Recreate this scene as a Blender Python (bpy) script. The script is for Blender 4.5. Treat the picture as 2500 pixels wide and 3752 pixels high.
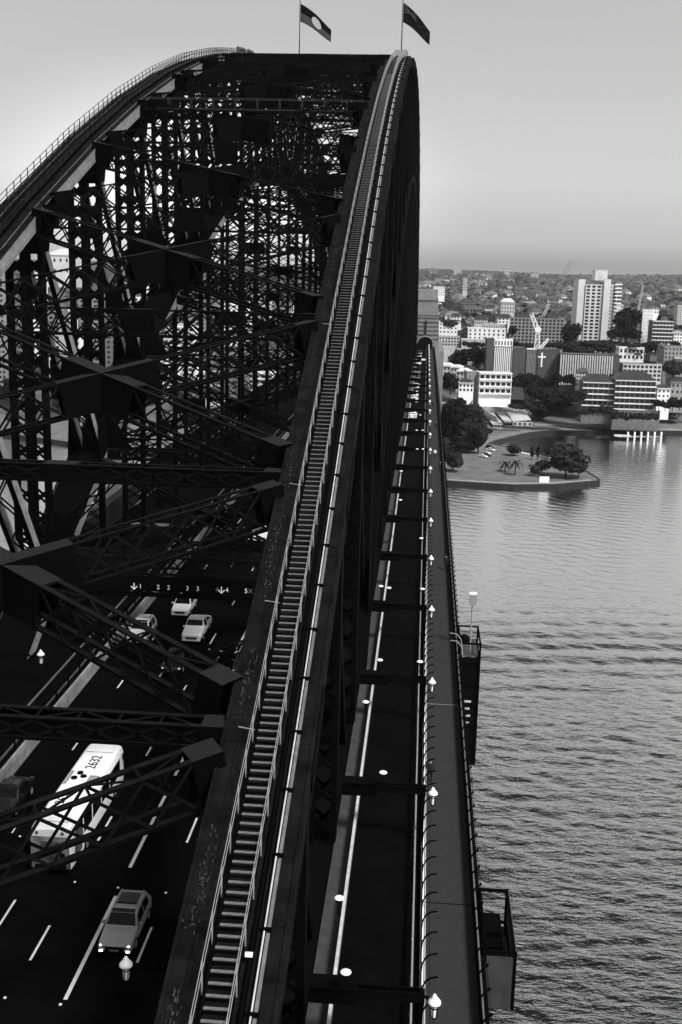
import bpy, math, random
from mathutils import Vector, Matrix
random.seed(7)
R = math.radians
S = bpy.context.scene
COL = S.collection
for o in list(bpy.data.objects):
    bpy.data.objects.remove(o)

# ------------------------------------------------------------------ camera
ZC = 87.0                                   # eye height above the harbour
FPX, TH, YA, RO = 4090.6, .2105, -.0712, .0246
cam_d = bpy.data.cameras.new('camera')
cam = bpy.data.objects.new('camera', cam_d)
COL.objects.link(cam)
S.camera = cam
cam_d.sensor_fit = 'VERTICAL'
cam_d.sensor_height = 36
cam_d.lens = FPX / 3752 * 36
cam_d.clip_start = .5
cam_d.clip_end = 60000
cam.matrix_world = (Matrix.Translation((0, 0, ZC)) @ Matrix.Rotation(-YA, 4, 'Z')
                    @ Matrix.Rotation(math.pi / 2 - TH, 4, 'X') @ Matrix.Rotation(RO, 4, 'Z'))

# ------------------------------------------------------------------ sky
SUN_EL, SUN_AZ = R(52), R(135)              # soft hazy sun, south-east of the bridge
w = bpy.data.worlds.new('World')
S.world = w
w.use_nodes = True
nt = w.node_tree
for n in list(nt.nodes):
    nt.nodes.remove(n)
def N(t, typ, **kw):
    n = t.nodes.new(typ)
    for k, v in kw.items():
        setattr(n, k, v)
    return n
out = N(nt, 'ShaderNodeOutputWorld')
bg = N(nt, 'ShaderNodeBackground')
bg.inputs[1].default_value = .087
sky = N(nt, 'ShaderNodeTexSky', sky_type='NISHITA')
sky.sun_disc = False
sky.sun_elevation = SUN_EL
sky.sun_rotation = SUN_AZ
sky.dust_density = 4
sky.air_density = 1.5
bw = N(nt, 'ShaderNodeRGBToBW')
nt.links.new(sky.outputs[0], bw.inputs[0])
tc = N(nt, 'ShaderNodeTexCoord')
sep = N(nt, 'ShaderNodeSeparateXYZ')
nt.links.new(tc.outputs['Generated'], sep.inputs[0])
# cloud deck: a flat grey overcast whose brightness varies slowly with elevation
ramp = N(nt, 'ShaderNodeValToRGB')
nt.links.new(sep.outputs['Z'], ramp.inputs[0])
el = ramp.color_ramp.elements
el[0].position = 0; el[0].color = (3.0,) * 3 + (1,)
el[1].position = 1; el[1].color = (5.5,) * 3 + (1,)
for p, v in ((.012, 3.6), (.03, 5.3), (.08, 6.3), (.15, 5.6), (.24, 4.9), (.36, 4.4), (.6, 5.0)):
    e = el.new(p); e.color = (v, v, v, 1)
# thin streaks in the cloud
mp = N(nt, 'ShaderNodeMapping')
mp.inputs['Scale'].default_value = (1, 1, 6)
nt.links.new(tc.outputs['Generated'], mp.inputs[0])
noi = N(nt, 'ShaderNodeTexNoise')
noi.inputs['Scale'].default_value = 2.3
noi.inputs['Detail'].default_value = 5
nt.links.new(mp.outputs[0], noi.inputs[0])
mr = N(nt, 'ShaderNodeMapRange')
mr.inputs[3].default_value = .93
mr.inputs[4].default_value = 1.07
nt.links.new(noi.outputs[0], mr.inputs[0])
# the brighter break low in the north-west
mpg = N(nt, 'ShaderNodeMapping')
mpg.inputs['Scale'].default_value = (1, 1, 1.9)
nt.links.new(tc.outputs['Generated'], mpg.inputs[0])
dv = N(nt, 'ShaderNodeVectorMath', operation='DISTANCE')
nt.links.new(mpg.outputs[0], dv.inputs[0])
gaz, gel = R(-11), R(3.5)
dv.inputs[1].default_value = (math.sin(gaz) * math.cos(gel), math.cos(gaz) * math.cos(gel), 1.9 * math.sin(gel))
gl = N(nt, 'ShaderNodeMapRange', interpolation_type='SMOOTHSTEP')
gl.inputs[1].default_value = .25
gl.inputs[2].default_value = .02
gl.inputs[3].default_value = 0
gl.inputs[4].default_value = 4.6
nt.links.new(dv.outputs['Value'], gl.inputs[0])
m1 = N(nt, 'ShaderNodeMath', operation='MULTIPLY')
nt.links.new(ramp.outputs[0], m1.inputs[0]); nt.links.new(mr.outputs[0], m1.inputs[1])
m2 = N(nt, 'ShaderNodeMath', operation='ADD')
nt.links.new(m1.outputs[0], m2.inputs[0]); nt.links.new(gl.outputs[0], m2.inputs[1])
# most of the light is the cloud deck, a little is the clear-sky model above it
m3 = N(nt, 'ShaderNodeMath', operation='MULTIPLY')
m3.inputs[1].default_value = .06
nt.links.new(bw.outputs[0], m3.inputs[0])
m4 = N(nt, 'ShaderNodeMath', operation='ADD')
nt.links.new(m2.outputs[0], m4.inputs[0]); nt.links.new(m3.outputs[0], m4.inputs[1])
nt.links.new(m4.outputs[0], bg.inputs[0])
nt.links.new(bg.outputs[0], out.inputs[0])

sd = bpy.data.lights.new('sun', 'SUN')
sd.energy = 4.3
sd.angle = R(12)
sd.color = (1, 1, 1)
so = bpy.data.objects.new('sun', sd)
COL.objects.link(so)
sdir = Vector((math.sin(SUN_AZ) * math.cos(SUN_EL), math.cos(SUN_AZ) * math.cos(SUN_EL), math.sin(SUN_EL)))
so.rotation_euler = sdir.to_track_quat('Z', 'Y').to_euler()

S.view_settings.view_transform = 'Standard'
S.view_settings.look = 'None'
S.view_settings.exposure = .22
S.view_settings.gamma = 1
S.view_settings.use_curve_mapping = False
S.cycles.volume_bounces = 1
S.cycles.max_bounces = 6
S.cycles.use_denoising = True

# ------------------------------------------------------------------ helpers
def ray(px, py):
    """direction of photo pixel (2500 x 3752) in the world"""
    a, b = px - 1250, py - 1876
    cr, sr = math.cos(RO), math.sin(RO)
    u = (a * cr + b * sr) / FPX
    v = (-a * sr + b * cr) / FPX
    ct, st = math.cos(TH), math.sin(TH)
    Y, Z, X = ct - st * v, -st - ct * v, u
    c, s = math.cos(YA), math.sin(YA)
    return Vector((X * c + Y * s, -X * s + Y * c, Z))
def at(px, py, Y):
    d = ray(px, py)
    return Vector((0, 0, ZC)) + d * (Y / d.y)
def atz(px, py, Z):
    d = ray(px, py)
    return Vector((0, 0, ZC)) + d * ((Z - ZC) / d.z)

MATS = {}
def mat(name, v, rough=.6, spec=.5, metal=0, bump=0, bscale=8, var=0, vscale=3, emit=0, coat=0, stretch=None, ior=None, detail=4):
    if name in MATS:
        return MATS[name]
    m = bpy.data.materials.new(name)
    m.use_nodes = True
    t = m.node_tree
    b = t.nodes['Principled BSDF']
    b.inputs['Base Color'].default_value = (v, v, v, 1)
    b.inputs['Roughness'].default_value = rough
    b.inputs['Specular IOR Level'].default_value = spec
    b.inputs['Metallic'].default_value = metal
    if ior: b.inputs['IOR'].default_value = ior
    if coat: b.inputs['Coat Weight'].default_value = coat
    if emit:
        b.inputs['Emission Color'].default_value = (1, 1, 1, 1)
        b.inputs['Emission Strength'].default_value = emit
    if var or bump:
        c = N(t, 'ShaderNodeTexCoord')
        src = c.outputs['Object']
        if stretch:
            mpn = N(t, 'ShaderNodeMapping')
            mpn.inputs['Scale'].default_value = stretch
            t.links.new(src, mpn.inputs[0]); src = mpn.outputs[0]
    if var:
        n = N(t, 'ShaderNodeTexNoise')
        n.inputs['Scale'].default_value = vscale
        n.inputs['Detail'].default_value = detail
        n.inputs['Roughness'].default_value = .65
        t.links.new(src, n.inputs[0])
        r = N(t, 'ShaderNodeMapRange')
        r.inputs[1].default_value = .3; r.inputs[2].default_value = .7
        r.inputs[3].default_value = v * (1 - var); r.inputs[4].default_value = v * (1 + var)
        t.links.new(n.outputs[0], r.inputs[0])
        t.links.new(r.outputs[0], b.inputs['Base Color'])
    if bump:
        n = N(t, 'ShaderNodeTexNoise')
        n.inputs['Scale'].default_value = bscale
        n.inputs['Detail'].default_value = 3
        t.links.new(src, n.inputs[0])
        bp = N(t, 'ShaderNodeBump')
        bp.inputs['Strength'].default_value = bump
        bp.inputs['Distance'].default_value = .05
        t.links.new(n.outputs[0], bp.inputs['Height'])
        t.links.new(bp.outputs[0], b.inputs['Normal'])
    MATS[name] = m
    return m

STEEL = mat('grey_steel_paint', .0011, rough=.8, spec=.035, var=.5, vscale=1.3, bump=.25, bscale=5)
PLATE = mat('skylit_plate_tone', .0115, rough=.85, spec=.1, var=.25, vscale=6)  # sky light on the plate tops is put into this lighter colour
WEB = mat('sunlit_web_tone', .22, rough=.5, spec=.4, var=.4, vscale=1.3, bump=.15, bscale=5)  # sunlight on east-facing webs put into the colour, same steel as the rest
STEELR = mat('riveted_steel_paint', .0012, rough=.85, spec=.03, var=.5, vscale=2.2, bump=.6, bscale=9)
STEELTOP = mat('skylit_steel_tone', .0055, rough=.9, spec=.05, var=.7, vscale=.9, bump=.5, bscale=6)  # lighter than the sides: sky light on steel tops put into the colour
LACE = mat('lacing_bar_paint', .003, rough=.8, spec=.06, var=.5, vscale=2)
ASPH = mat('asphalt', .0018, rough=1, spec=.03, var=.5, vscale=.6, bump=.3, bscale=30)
PAINT = mat('road_paint', .6, rough=.8, spec=.2, var=.12, vscale=4)
WALK = mat('footway_asphalt', .025, rough=.95, spec=.15, var=.22, vscale=5, bump=.4, bscale=25)
TREAD = mat('galvanised_tread', .12, rough=.8, spec=.2, var=.35, vscale=7)
GALV = mat('galvanised_rail', .24, rough=.6, spec=.3, metal=.1, var=.25, vscale=4)
PALE = mat('pale_pipe_paint', .42, rough=.6, spec=.3, var=.25, vscale=2)
WHITE = mat('white_paint', .85, rough=.35, spec=.5)
WHITED = mat('dusty_white_paint', .8, rough=.6, spec=.3, var=.08, vscale=3)
BLACK = mat('black_rubber', .002, rough=.9, spec=.05)
DARKGL = mat('dark_glass', .003, rough=.08, spec=.18)
GLASSP = mat('frosted_lantern_glass', .8, rough=.25, spec=.5)
STONE = mat('granite', .17, rough=.9, spec=.2, var=.18, vscale=.5, bump=.5, bscale=1.5)
RAILM = mat('rail_steel', .32, rough=.35, metal=.5)
CONC = mat('concrete', .22, rough=.9, spec=.2, var=.3, vscale=1)
DCONC = mat('dark_concrete', .002, rough=.95, spec=.03, var=.5, vscale=1)

class MB:
    def __init__(s):
        s.v, s.f = [], []
    def add(s, vs, fs):
        k = len(s.v)
        s.v += [tuple(p) for p in vs]
        s.f += [tuple(i + k for i in f) for f in fs]
        return s
    def box(s, x0, y0, z0, x1, y1, z1):
        return s.add([(x0, y0, z0), (x1, y0, z0), (x1, y1, z0), (x0, y1, z0), (x0, y0, z1), (x1, y0, z1), (x1, y1, z1), (x0, y1, z1)],
                     [(0, 3, 2, 1), (4, 5, 6, 7), (0, 1, 5, 4), (1, 2, 6, 5), (2, 3, 7, 6), (3, 0, 4, 7)])
    def beam(s, p, q, w, h, up=(0, 0, 1)):
        p, q = Vector(p), Vector(q)
        e = (q - p)
        if e.length < 1e-6: return s
        e.normalize()
        r = e.cross(Vector(up))
        if r.length < 1e-4: r = e.cross(Vector((0, 1, 0)))
        r.normalize()
        u = r.cross(e)
        a, b = r * w / 2, u * h / 2
        return s.add([p - a - b, p + a - b, p + a + b, p - a + b, q - a - b, q + a - b, q + a + b, q - a + b],
                     [(0, 1, 2, 3), (4, 7, 6, 5), (0, 4, 5, 1), (1, 5, 6, 2), (2, 6, 7, 3), (3, 7, 4, 0)])
    def tube(s, p, q, r, n=6, r2=None):
        p, q = Vector(p), Vector(q)
        r2 = r if r2 is None else r2
        e = (q - p).normalized()
        a = e.cross(Vector((0, 0, 1)))
        if a.length < 1e-3: a = e.cross(Vector((1, 0, 0)))
        a.normalize(); b = e.cross(a)
        vs = []
        for i in range(n):
            t = 2 * math.pi * i / n
            d = a * math.cos(t) + b * math.sin(t)
            vs += [p + d * r, q + d * r2]
        fs = [(2 * i, 2 * ((i + 1) % n), 2 * ((i + 1) % n) + 1, 2 * i + 1) for i in range(n)]
        fs += [tuple(2 * i for i in range(n))[::-1], tuple(2 * i + 1 for i in range(n))]
        return s.add(vs, fs)
    def lathe(s, c, prof, n=12):
        vs, fs = [], []
        for r, z in prof:
            for i in range(n):
                t = 2 * math.pi * i / n
                vs.append((c[0] + r * math.cos(t), c[1] + r * math.sin(t), c[2] + z))
        for k in range(len(prof) - 1):
            for i in range(n):
                j = (i + 1) % n
                fs.append((k * n + i, k * n + j, (k + 1) * n + j, (k + 1) * n + i))
        fs.append(tuple(range(n))[::-1]); fs.append(tuple((len(prof) - 1) * n + i for i in range(n)))
        return s.add(vs, fs)
    def prism(s, pts, d):
        """closed polygon swept by vector d"""
        pts = [Vector(p) for p in pts]; d = Vector(d); n = len(pts)
        vs = pts + [p + d for p in pts]
        fs = [tuple(range(n)), tuple(range(n, 2 * n))[::-1]]
        fs += [(i, i + n, (i + 1) % n + n, (i + 1) % n) for i in range(n)]
        return s.add(vs, fs)
    def mesh(s, name, smooth=False):
        m = bpy.data.meshes.new(name)
        m.from_pydata(s.v, [], s.f)
        if smooth:
            m.shade_smooth()
        return m
    def build(s, name, m, parent=None, smooth=False, **kw):
        return place(s.mesh(name, smooth), name, m, parent, **kw)

def tag(o, label=None, category=None, group=None, kind=None):
    if label: o['label'] = label
    if category: o['category'] = category
    if group: o['group'] = group
    if kind: o['kind'] = kind
    return o
def place(me, name, m=None, parent=None, loc=None, rz=0, **kw):
    if m is not None and not me.materials:
        me.materials.append(m)
    o = bpy.data.objects.new(name, me)
    COL.objects.link(o)
    if loc is not None: o.location = loc
    if rz: o.rotation_euler = (0, 0, rz)
    if parent is not None:
        o.parent = parent
        if kw.pop('world', True):
            o.matrix_parent_inverse = parent.matrix_basis.inverted()
    else:
        kw.pop('world', None)
    return tag(o, **kw)
def empty(name, loc, rz=0, **kw):
    o = bpy.data.objects.new(name, None)
    COL.objects.link(o)
    o.location = loc; o.rotation_euler = (0, 0, rz)
    o.empty_display_size = .2
    return tag(o, **kw)
def local(me_or_mb, name, m, parent, loc=(0, 0, 0), smooth=False, **kw):
    """a part given in its thing's own coordinates"""
    me = me_or_mb.mesh(name, smooth) if isinstance(me_or_mb, MB) else me_or_mb
    return place(me, name, m, parent, loc=loc, world=False, **kw)
KIDS = {}
def kids(o):
    return [c for c in bpy.data.objects if c.parent == o]
def copy_tree(o, loc=None, rz=None, label=None, children=None, **kw):
    c = o.copy(); COL.objects.link(c)
    if loc is not None: c.location = loc
    if rz is not None: c.rotation_euler = (0, 0, rz)
    if label: c['label'] = label
    tag(c, **kw)
    for ch in (children if children is not None else KIDS.setdefault(o.name, kids(o))):
        d = ch.copy(); COL.objects.link(d); d.parent = c
        for g in KIDS.setdefault(ch.name, kids(ch)):
            h = g.copy(); COL.objects.link(h); h.parent = d
    return c
def text(s, name, m, parent, loc, rot, size, extrude=.01, world=False, align='CENTER'):
    cu = bpy.data.curves.new(name, 'FONT')
    cu.body = s; cu.size = size; cu.extrude = extrude
    cu.align_x = align; cu.align_y = 'CENTER'
    tmp = bpy.data.objects.new(name, cu); COL.objects.link(tmp)
    me = bpy.data.meshes.new_from_object(tmp.evaluated_get(bpy.context.evaluated_depsgraph_get()))
    bpy.data.objects.remove(tmp)
    me.materials.clear(); me.materials.append(m)
    o = bpy.data.objects.new(name, me); COL.objects.link(o)
    o.location = loc; o.rotation_euler = rot
    if parent is not None:
        o.parent = parent
        if world: o.matrix_parent_inverse = parent.matrix_basis.inverted()
    return o

# ------------------------------------------------------------------ bridge geometry
XE, XW, HB = -6.03, -36.03, 2.0            # truss centre lines and half width
PAN = 18.29
Y0 = 26.85
HT = [-26.3, -19.16, -11.23, -2.87, 5.33, 12.78, 19.40, 25.17, 30.12, 34.2, 37.5, 40.0, 41.9, 43.0, 43.4]
HT = [h + ZC for h in HT]
HT += HT[-2::-1]
LT = [ZC + 22.5 - .515 * (i - 14) ** 2 for i in range(29)]
def yn(i): return Y0 + PAN * i
def zd(y): return ZC - 34.71 + 2.10 * (1 - ((y - 300) / 260) ** 2)
def ztop(y):
    t = (y - Y0) / PAN
    if t < 0: return HT[0] + t * (HT[1] - HT[0])
    i = min(int(t), 27)
    return HT[i] + (HT[i + 1] - HT[i]) * (t - i)

bridge = empty('arch_bridge', (XE, Y0, 0), label='long dark steel arch bridge with latticed trusses, roadway and footway across the harbour', category='bridge')

def lattice(mb_f, mb_l, mb_s, p, q, wd, dp, bay=1.9, s0=2.4, s1=2.4, sm=0., fl=.3, lacebot=False, webs=False):
    """box-lattice member: p,q are the ends of the centre line of its top face"""
    p, q = Vector(p), Vector(q)
    L = (q - p).length
    e = (q - p) / L
    r = e.cross(Vector((0, 0, 1))).normalized()
    u = r.cross(e)
    def P(t, a, b): return p + e * t + r * a - u * b
    hw = wd / 2
    for a in (-hw + fl / 2, hw - fl / 2):
        mb_f.beam(P(0, a, .05), P(L, a, .05), fl, .1, u)
        mb_f.beam(P(0, a, dp - .08), P(L, a, dp - .08), fl, .16, u)
    solids = [(0, s0), (L - s1, L)] + ([(L / 2 - sm, L / 2 + sm)] if sm else [])
    for a, b in solids:
        if b - a < .05: continue
        mb_s.beam(P(a, 0, -.003), P(b, 0, -.003), wd, .04, u)
        for sx in (-hw + .03, hw - .03):
            mb_s.beam(P(a, sx, dp / 2), P(b, sx, dp / 2), .04, dp - .12, u)
    if webs:
        for sx in (-hw + .1, hw - .1):
            mb_s.beam(P(0, sx, dp / 2), P(L, sx, dp / 2), .03, dp - .2, u)
    spans = []
    cur = s0
    stops = sorted(solids)
    for (a, b), (c, d) in zip(stops, stops[1:]):
        spans.append((b, c))
    for a, b in spans:
        n = max(1, round((b - a) / bay))
        st = (b - a) / n
        for j in range(n):
            t0, t1 = a + j * st, a + (j + 1) * st
            s = 1 if j % 2 else -1
            ia = hw - fl / 2
            mb_l.beam(P(t0, -s * ia, .06), P(t1, s * ia, .06), .13, .05, u)
            mb_l.beam(P(t0, -ia, .06), P(t0, ia, .06), .12, .05, u)
            if lacebot: mb_l.beam(P(t0, s * ia, dp - .06), P(t1, -s * ia, dp - .06), .13, .05, u)
            for sx in (-hw + .05, hw - .05):
                mb_l.beam(P(t0, sx, .12), P(t1, sx, dp - .15), .14, .04, r)
                mb_l.beam(P(t0, sx, dp - .15), P(t1, sx, .12), .14, .04, r)

def member(name, args, kwargs={}, lab=None):
    a, b, c = MB(), MB(), MB()
    lattice(a, b, c, *args, **kwargs)
    me = bpy.data.meshes.new(name)
    nf = len(a.f)
    a.add(b.v, b.f); ns = len(a.f); a.add(c.v, c.f)
    me.from_pydata(a.v, [], a.f)
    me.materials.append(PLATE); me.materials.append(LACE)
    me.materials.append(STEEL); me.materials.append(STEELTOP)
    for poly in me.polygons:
        top_ = abs(poly.normal.z) > .75  # near-level faces get the tones with sky light painted in
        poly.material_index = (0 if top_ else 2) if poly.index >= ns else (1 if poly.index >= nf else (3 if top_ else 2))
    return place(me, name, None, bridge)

# chords, posts, diagonals, gussets of the two trusses
for X in (XE, XW):
    near = X == XE
    for i in range(28):
        y0, y1 = yn(i), yn(i + 1)
        mb = MB()
        a, b = Vector((X, y0, HT[i])), Vector((X, y1, HT[i + 1]))
        e = (b - a).normalized()
        n = Vector((1, 0, 0)).cross(e)
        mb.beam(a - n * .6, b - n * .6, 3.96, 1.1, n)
        # flange angles and cover plate edges standing proud of the chord
        for dx in (-1.93, -1.2, 1.2, 1.93):
            mb.beam(a + Vector((dx, 0, 0)) - n * .01, b + Vector((dx, 0, 0)) - n * .01, .14, .08, n)
        for dx in (-1.99, 1.99):
            for dn in (-.12, -1.08):
                mb.beam(a + Vector((dx, 0, 0)) + n * dn, b + Vector((dx, 0, 0)) + n * dn, .05, .16, n)
        for t in (.04, .5, .96):
            c = a.lerp(b, t)
            mb.beam(c - e * .35 - n * .035, c + e * .35 - n * .035, 3.7, .05, n)
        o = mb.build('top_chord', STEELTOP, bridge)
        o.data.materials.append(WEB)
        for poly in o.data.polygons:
            if poly.normal.x > .9 and X == XW: poly.material_index = 1  # painted sunlight on the east side of the western top chord
        mb = MB()
        a, b = Vector((X, y0, LT[i])), Vector((X, y1, LT[i + 1]))
        e = (b - a).normalized(); n = Vector((1, 0, 0)).cross(e)
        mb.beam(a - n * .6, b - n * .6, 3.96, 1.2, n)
        for dx in (-1.93, 1.93):
            mb.beam(a + Vector((dx, 0, 0)) + n * .02, b + Vector((dx, 0, 0)) + n * .02, .16, .1, n)
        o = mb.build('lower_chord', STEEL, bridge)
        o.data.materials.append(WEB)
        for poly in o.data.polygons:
            if poly.normal.x > .9 and X == XW: poly.material_index = 1  # same painted sunlight along the lower chord
    for i in range(29):
        y, zt, zl = yn(i), HT[i] - 1.1, LT[i]
        f, l = MB(), MB()
        for a, b in ((-1.7, -1.3), (-.34, .34), (1.3, 1.7)):
            f.box(X + a, y - .55, zl, X + b, y + .55, zt)
        per, hx = 2.1, .95
        z = zl + 1.2
        while z + hx < zt - 3.2:
            for yy in (-.5, .5):
                for x0, x1 in ((-1.3, -.34), (.34, 1.3)):
                    l.beam((X + x0, y + yy, z), (X + x1, y + yy, z + hx), .05, .24, (0, 0, 1))
                    l.beam((X + x0, y + yy + .03, z + hx), (X + x1, y + yy + .03, z), .05, .24, (0, 0, 1))
                    xm = (x0 + x1) / 2
                    l.box(X + xm - .2, y + yy - .04, z + hx / 2 - .22, X + xm + .2, y + yy + .05, z + hx / 2 + .22)
            z += per
        for zz in (zt - 1.6, zl + .6):
            f.box(X - 1.3, y - .52, zz - 1.6, X + 1.3, y - .48, zz + 1.6)
        nf = len(f.f)
        f.add(l.v, l.f)
        f.build('truss_post', STEEL, bridge)
        # gusset plates, top and bottom, on both faces
        for fx in (-1.78, 1.74):
            g = MB()
            zu = HT[i]
            da = (HT[min(i + 1, 28)] - HT[i]) / PAN if i < 28 else 0
            db = (HT[i] - HT[max(i - 1, 0)]) / PAN
            g.prism([(X + fx, y - 2.0, zu - db * 2.0 - 1.0), (X + fx, y + 2.2, zu + da * 2.2 - 1.0),
                     (X + fx, y + 2.4, zu + da * 2.2 - 1.9), (X + fx, y + 1.3, zu - 4.0), (X + fx, y - .9, zu - 4.2), (X + fx, y - 1.9, zu - db * 2.0 - 2.0)], (.04, 0, 0))
            g.build('gusset_plate', STEELR, bridge)
            g = MB(); gx = 2.03 * (1 if fx > 0 else -1)
            g.prism([(X + gx, y - 2.4, zu - db * 2.4 - .05), (X + gx, y, zu - .05), (X + gx, y + 2.4, zu + da * 2.4 - .05), (X + gx, y + 2.6, zu + da * 2.4 - 1.3), (X + gx, y, zu - 1.4), (X + gx, y - 2.3, zu - db * 2.4 - 1.3)], (.04 if fx > 0 else -.04, 0, 0))
            g.build('joint_plate', STEELR, bridge)
            if 2 < i < 26:
                g = MB()
                zu = LT[i]
                da = (LT[i + 1] - LT[i]) / PAN; db = (LT[i] - LT[i - 1]) / PAN
                g.prism([(X + fx, y - 2.6, zu - db * 2.6 - 1.25), (X + fx, y + 2.6, zu + da * 2.6 - 1.25), (X + fx, y + 2.4, zu + da * 2.4 + .5),
                         (X + fx, y + 1.0, zu + 3.6), (X + fx, y - 1.8, zu + 3.6), (X + fx, y - 2.5, zu - db * 2.5 + .4)], (.04, 0, 0))
                g.build('gusset_plate', STEELR, bridge)
    for i in range(28):
        # diagonals fall towards mid span
        if i < 14: p, q = (yn(i), HT[i] - 1.1), (yn(i + 1), LT[i + 1])
        else: p, q = (yn(i + 1), HT[i + 1] - 1.1), (yn(i), LT[i])
        mb = MB()
        for dx in (-1.0, 1.0):
            mb.beam((X + dx, p[0], p[1]), (X + dx, q[0], q[1]), .5, .95, (0, 1, 0))
        a, b = Vector((X, *p)), Vector((X, *q))
        L = (b - a).length; n = int(L / 2.6)
        for j in range(2, n - 1):
            c, d = a.lerp(b, j / n), a.lerp(b, (j + 1) / n)
            s = 1 if j % 2 else -1
            for yy in (-.45, .45):
                mb.beam(c + Vector((-.8 * s, yy, 0)), d + Vector((.8 * s, yy, 0)), .16, .05, (0, 1, 0))
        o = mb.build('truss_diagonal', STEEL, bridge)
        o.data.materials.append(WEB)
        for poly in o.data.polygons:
            if poly.normal.x > .9 and X == XW: poly.material_index = 1  # east sides of the western diagonals coloured as if sunlit

xi0, xi1 = XW + HB, XE - HB                 # inner faces
for i in range(29):
    # struts at the top of the posts
    member('cross_strut', ((xi0, yn(i), HT[i] - .05), (xi1, yn(i), HT[i] - .05), 1.35, 1.05 if i <= 2 else 2.0 if i < 8 else 1.3), dict(bay=1.95, s0=1.0, s1=1.0, sm=1.0, webs=i <= 2))
    if 3 <= i <= 25:
        member('lower_strut', ((xi0, yn(i), LT[i] - .1), (xi1, yn(i), LT[i] - .1), 1.1, 1.1), dict(bay=2.2, s0=1.2, s1=1.2, sm=.7))
for i in range(28):
    y0, y1 = yn(i), yn(i + 1)
    for lev, zz, dp, wdt in (('top', HT, 2.4, 1.5), ('low', LT, 1.1, 1.0)):
        if lev == 'low' and not 3 <= i <= 24: continue
        dz = .38 if lev == 'top' else .1
        za, zb = zz[i] + dz, zz[i + 1] + dz
        m = Vector(((xi0 + xi1) / 2, (y0 + y1) / 2, (za + zb) / 2))
        g_ = 1.8
        sl_ = (zb - za) / PAN * g_
        c = [Vector((xi0, y0 + g_, za + sl_)), Vector((xi1, y1 - g_, zb - sl_)), Vector((xi0, y1 - g_, zb - sl_)), Vector((xi1, y0 + g_, za + sl_))]
        nm = 'lateral_brace'
        member(nm, (c[0], c[1], wdt, dp if i < 8 else dp * .62), dict(bay=2.1, s0=1.4, s1=1.4, sm=(3.3 if i < 8 or i > 19 else 1.8) if lev == 'top' else 1.4, fl=.36 if lev == 'top' else .24))
        dd = Vector((0, 0, -.007))
        if i == 0: continue
        member(nm, (c[2] + dd, c[3] + dd, wdt, (dp if i < 8 else dp * .62) - .02), dict(bay=2.1, s0=1.4, s1=1.4, sm=(3.3 if i < 8 or i > 19 else 1.8) if lev == 'top' else 1.4, fl=.36 if lev == 'top' else .24))

def flat_lattice(mb, p, q, d, bay, up=Vector((0, 0, 1)), fl=.22):
    """plane lattice bar between p and q (centre line), depth d measured along up"""
    p, q = Vector(p), Vector(q)
    L = (q - p).length; e = (q - p) / L
    u = (up - e * up.dot(e)).normalized()
    for s in (-1, 1):
        mb.beam(p + u * s * d / 2, q + u * s * d / 2, .35, fl, u)
    n = max(2, round(L / bay))
    for j in range(n):
        a, b = p + e * L * j / n, p + e * L * (j + 1) / n
        mb.beam(a - u * d / 2, b + u * d / 2, .05, .13, u)
        mb.beam(a + u * d / 2, b - u * d / 2, .05, .13, u)

for i in range(4, 26):
    y = yn(i)
    lo = max(LT[i] + .6, zd(y) + 8.5)
    hi = HT[i] - 2.6
    if hi - lo < 5 or (8 <= i <= 20 and i % 2 == 0): continue
    mb = MB()
    n = 2 if hi - lo > 26 else 1
    st = (hi - lo) / n
    xm = (xi0 + xi1) / 2
    for k in range(n):
        a, b = lo + k * st, lo + (k + 1) * st
        flat_lattice(mb, (xi0, y, a + .5), (xm, y, b - .5), .8, 1.7, fl=.15)
        flat_lattice(mb, (xm, y, b - .5), (xi1, y, a + .5), .8, 1.7, fl=.15)
        if k == 0: flat_lattice(mb, (xi0, y, a), (xi1, y, a), 1.0, 2.0, fl=.16)
        mb.box(xm - 1.3, y - .1, b - 1.5, xm + 1.3, y + .1, b - .1)
        for xx, s in ((xi0, 1), (xi1, -1)):
            mb.prism([(xx, y - .08, a - .6), (xx + s * 2.6, y - .08, a - .6), (xx + s * 1.2, y - .08, a + 1.8), (xx, y - .08, a + 3)], (0, .16, 0))
    mb.build('sway_frame', STEEL, bridge)

# hangers from the lower chord to the deck
for X in (XE, XW):
    for i in range(4, 25):
        y = yn(i)
        mb = MB()
        a, b = zd(y) - .5, LT[i] - 1
        if b - a < 1: continue
        for dx in (-1.2, 1.2):
            mb.box(X + dx - .28, y - .4, a, X + dx + .28, y + .4, b)
        z = a + .6
        while z + 1.2 < b:
            for yy in (-.38, .38):
                mb.beam((X - .92, y + yy, z), (X + .92, y + yy, z + 1.1), .05, .14, (0, 0, 1))
                mb.beam((X - .92, y + yy, z + 1.1), (X + .92, y + yy, z), .05, .14, (0, 0, 1))
            z += 1.6
        mb.build('hanger', STEEL, bridge)

# deck girders
for i in range(-2, 31):
    y = yn(i)
    mb = MB()
    z = zd(y)
    mb.box(-46.3, y - .45, z - 3.6, 4.3, y - .40 + .8, z - 1.0)
    mb.box(-46.3, y - .8, z - 3.7, 4.3, y + .8, z - 3.6)
    mb.build('cross_girder', STEEL, bridge)
for x in (-45.9, -39.5, -32.5, -27, -21, -15, -9, -3, .7, 3.9):
    mb = MB()
    for i in range(-2, 30):
        a, b = yn(i), yn(i + 1)
        mb.beam((x, a, zd(a) - .95), (x, b, zd(b) - .95), .35, .9)
    mb.build('stringer', STEEL, bridge)

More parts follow.
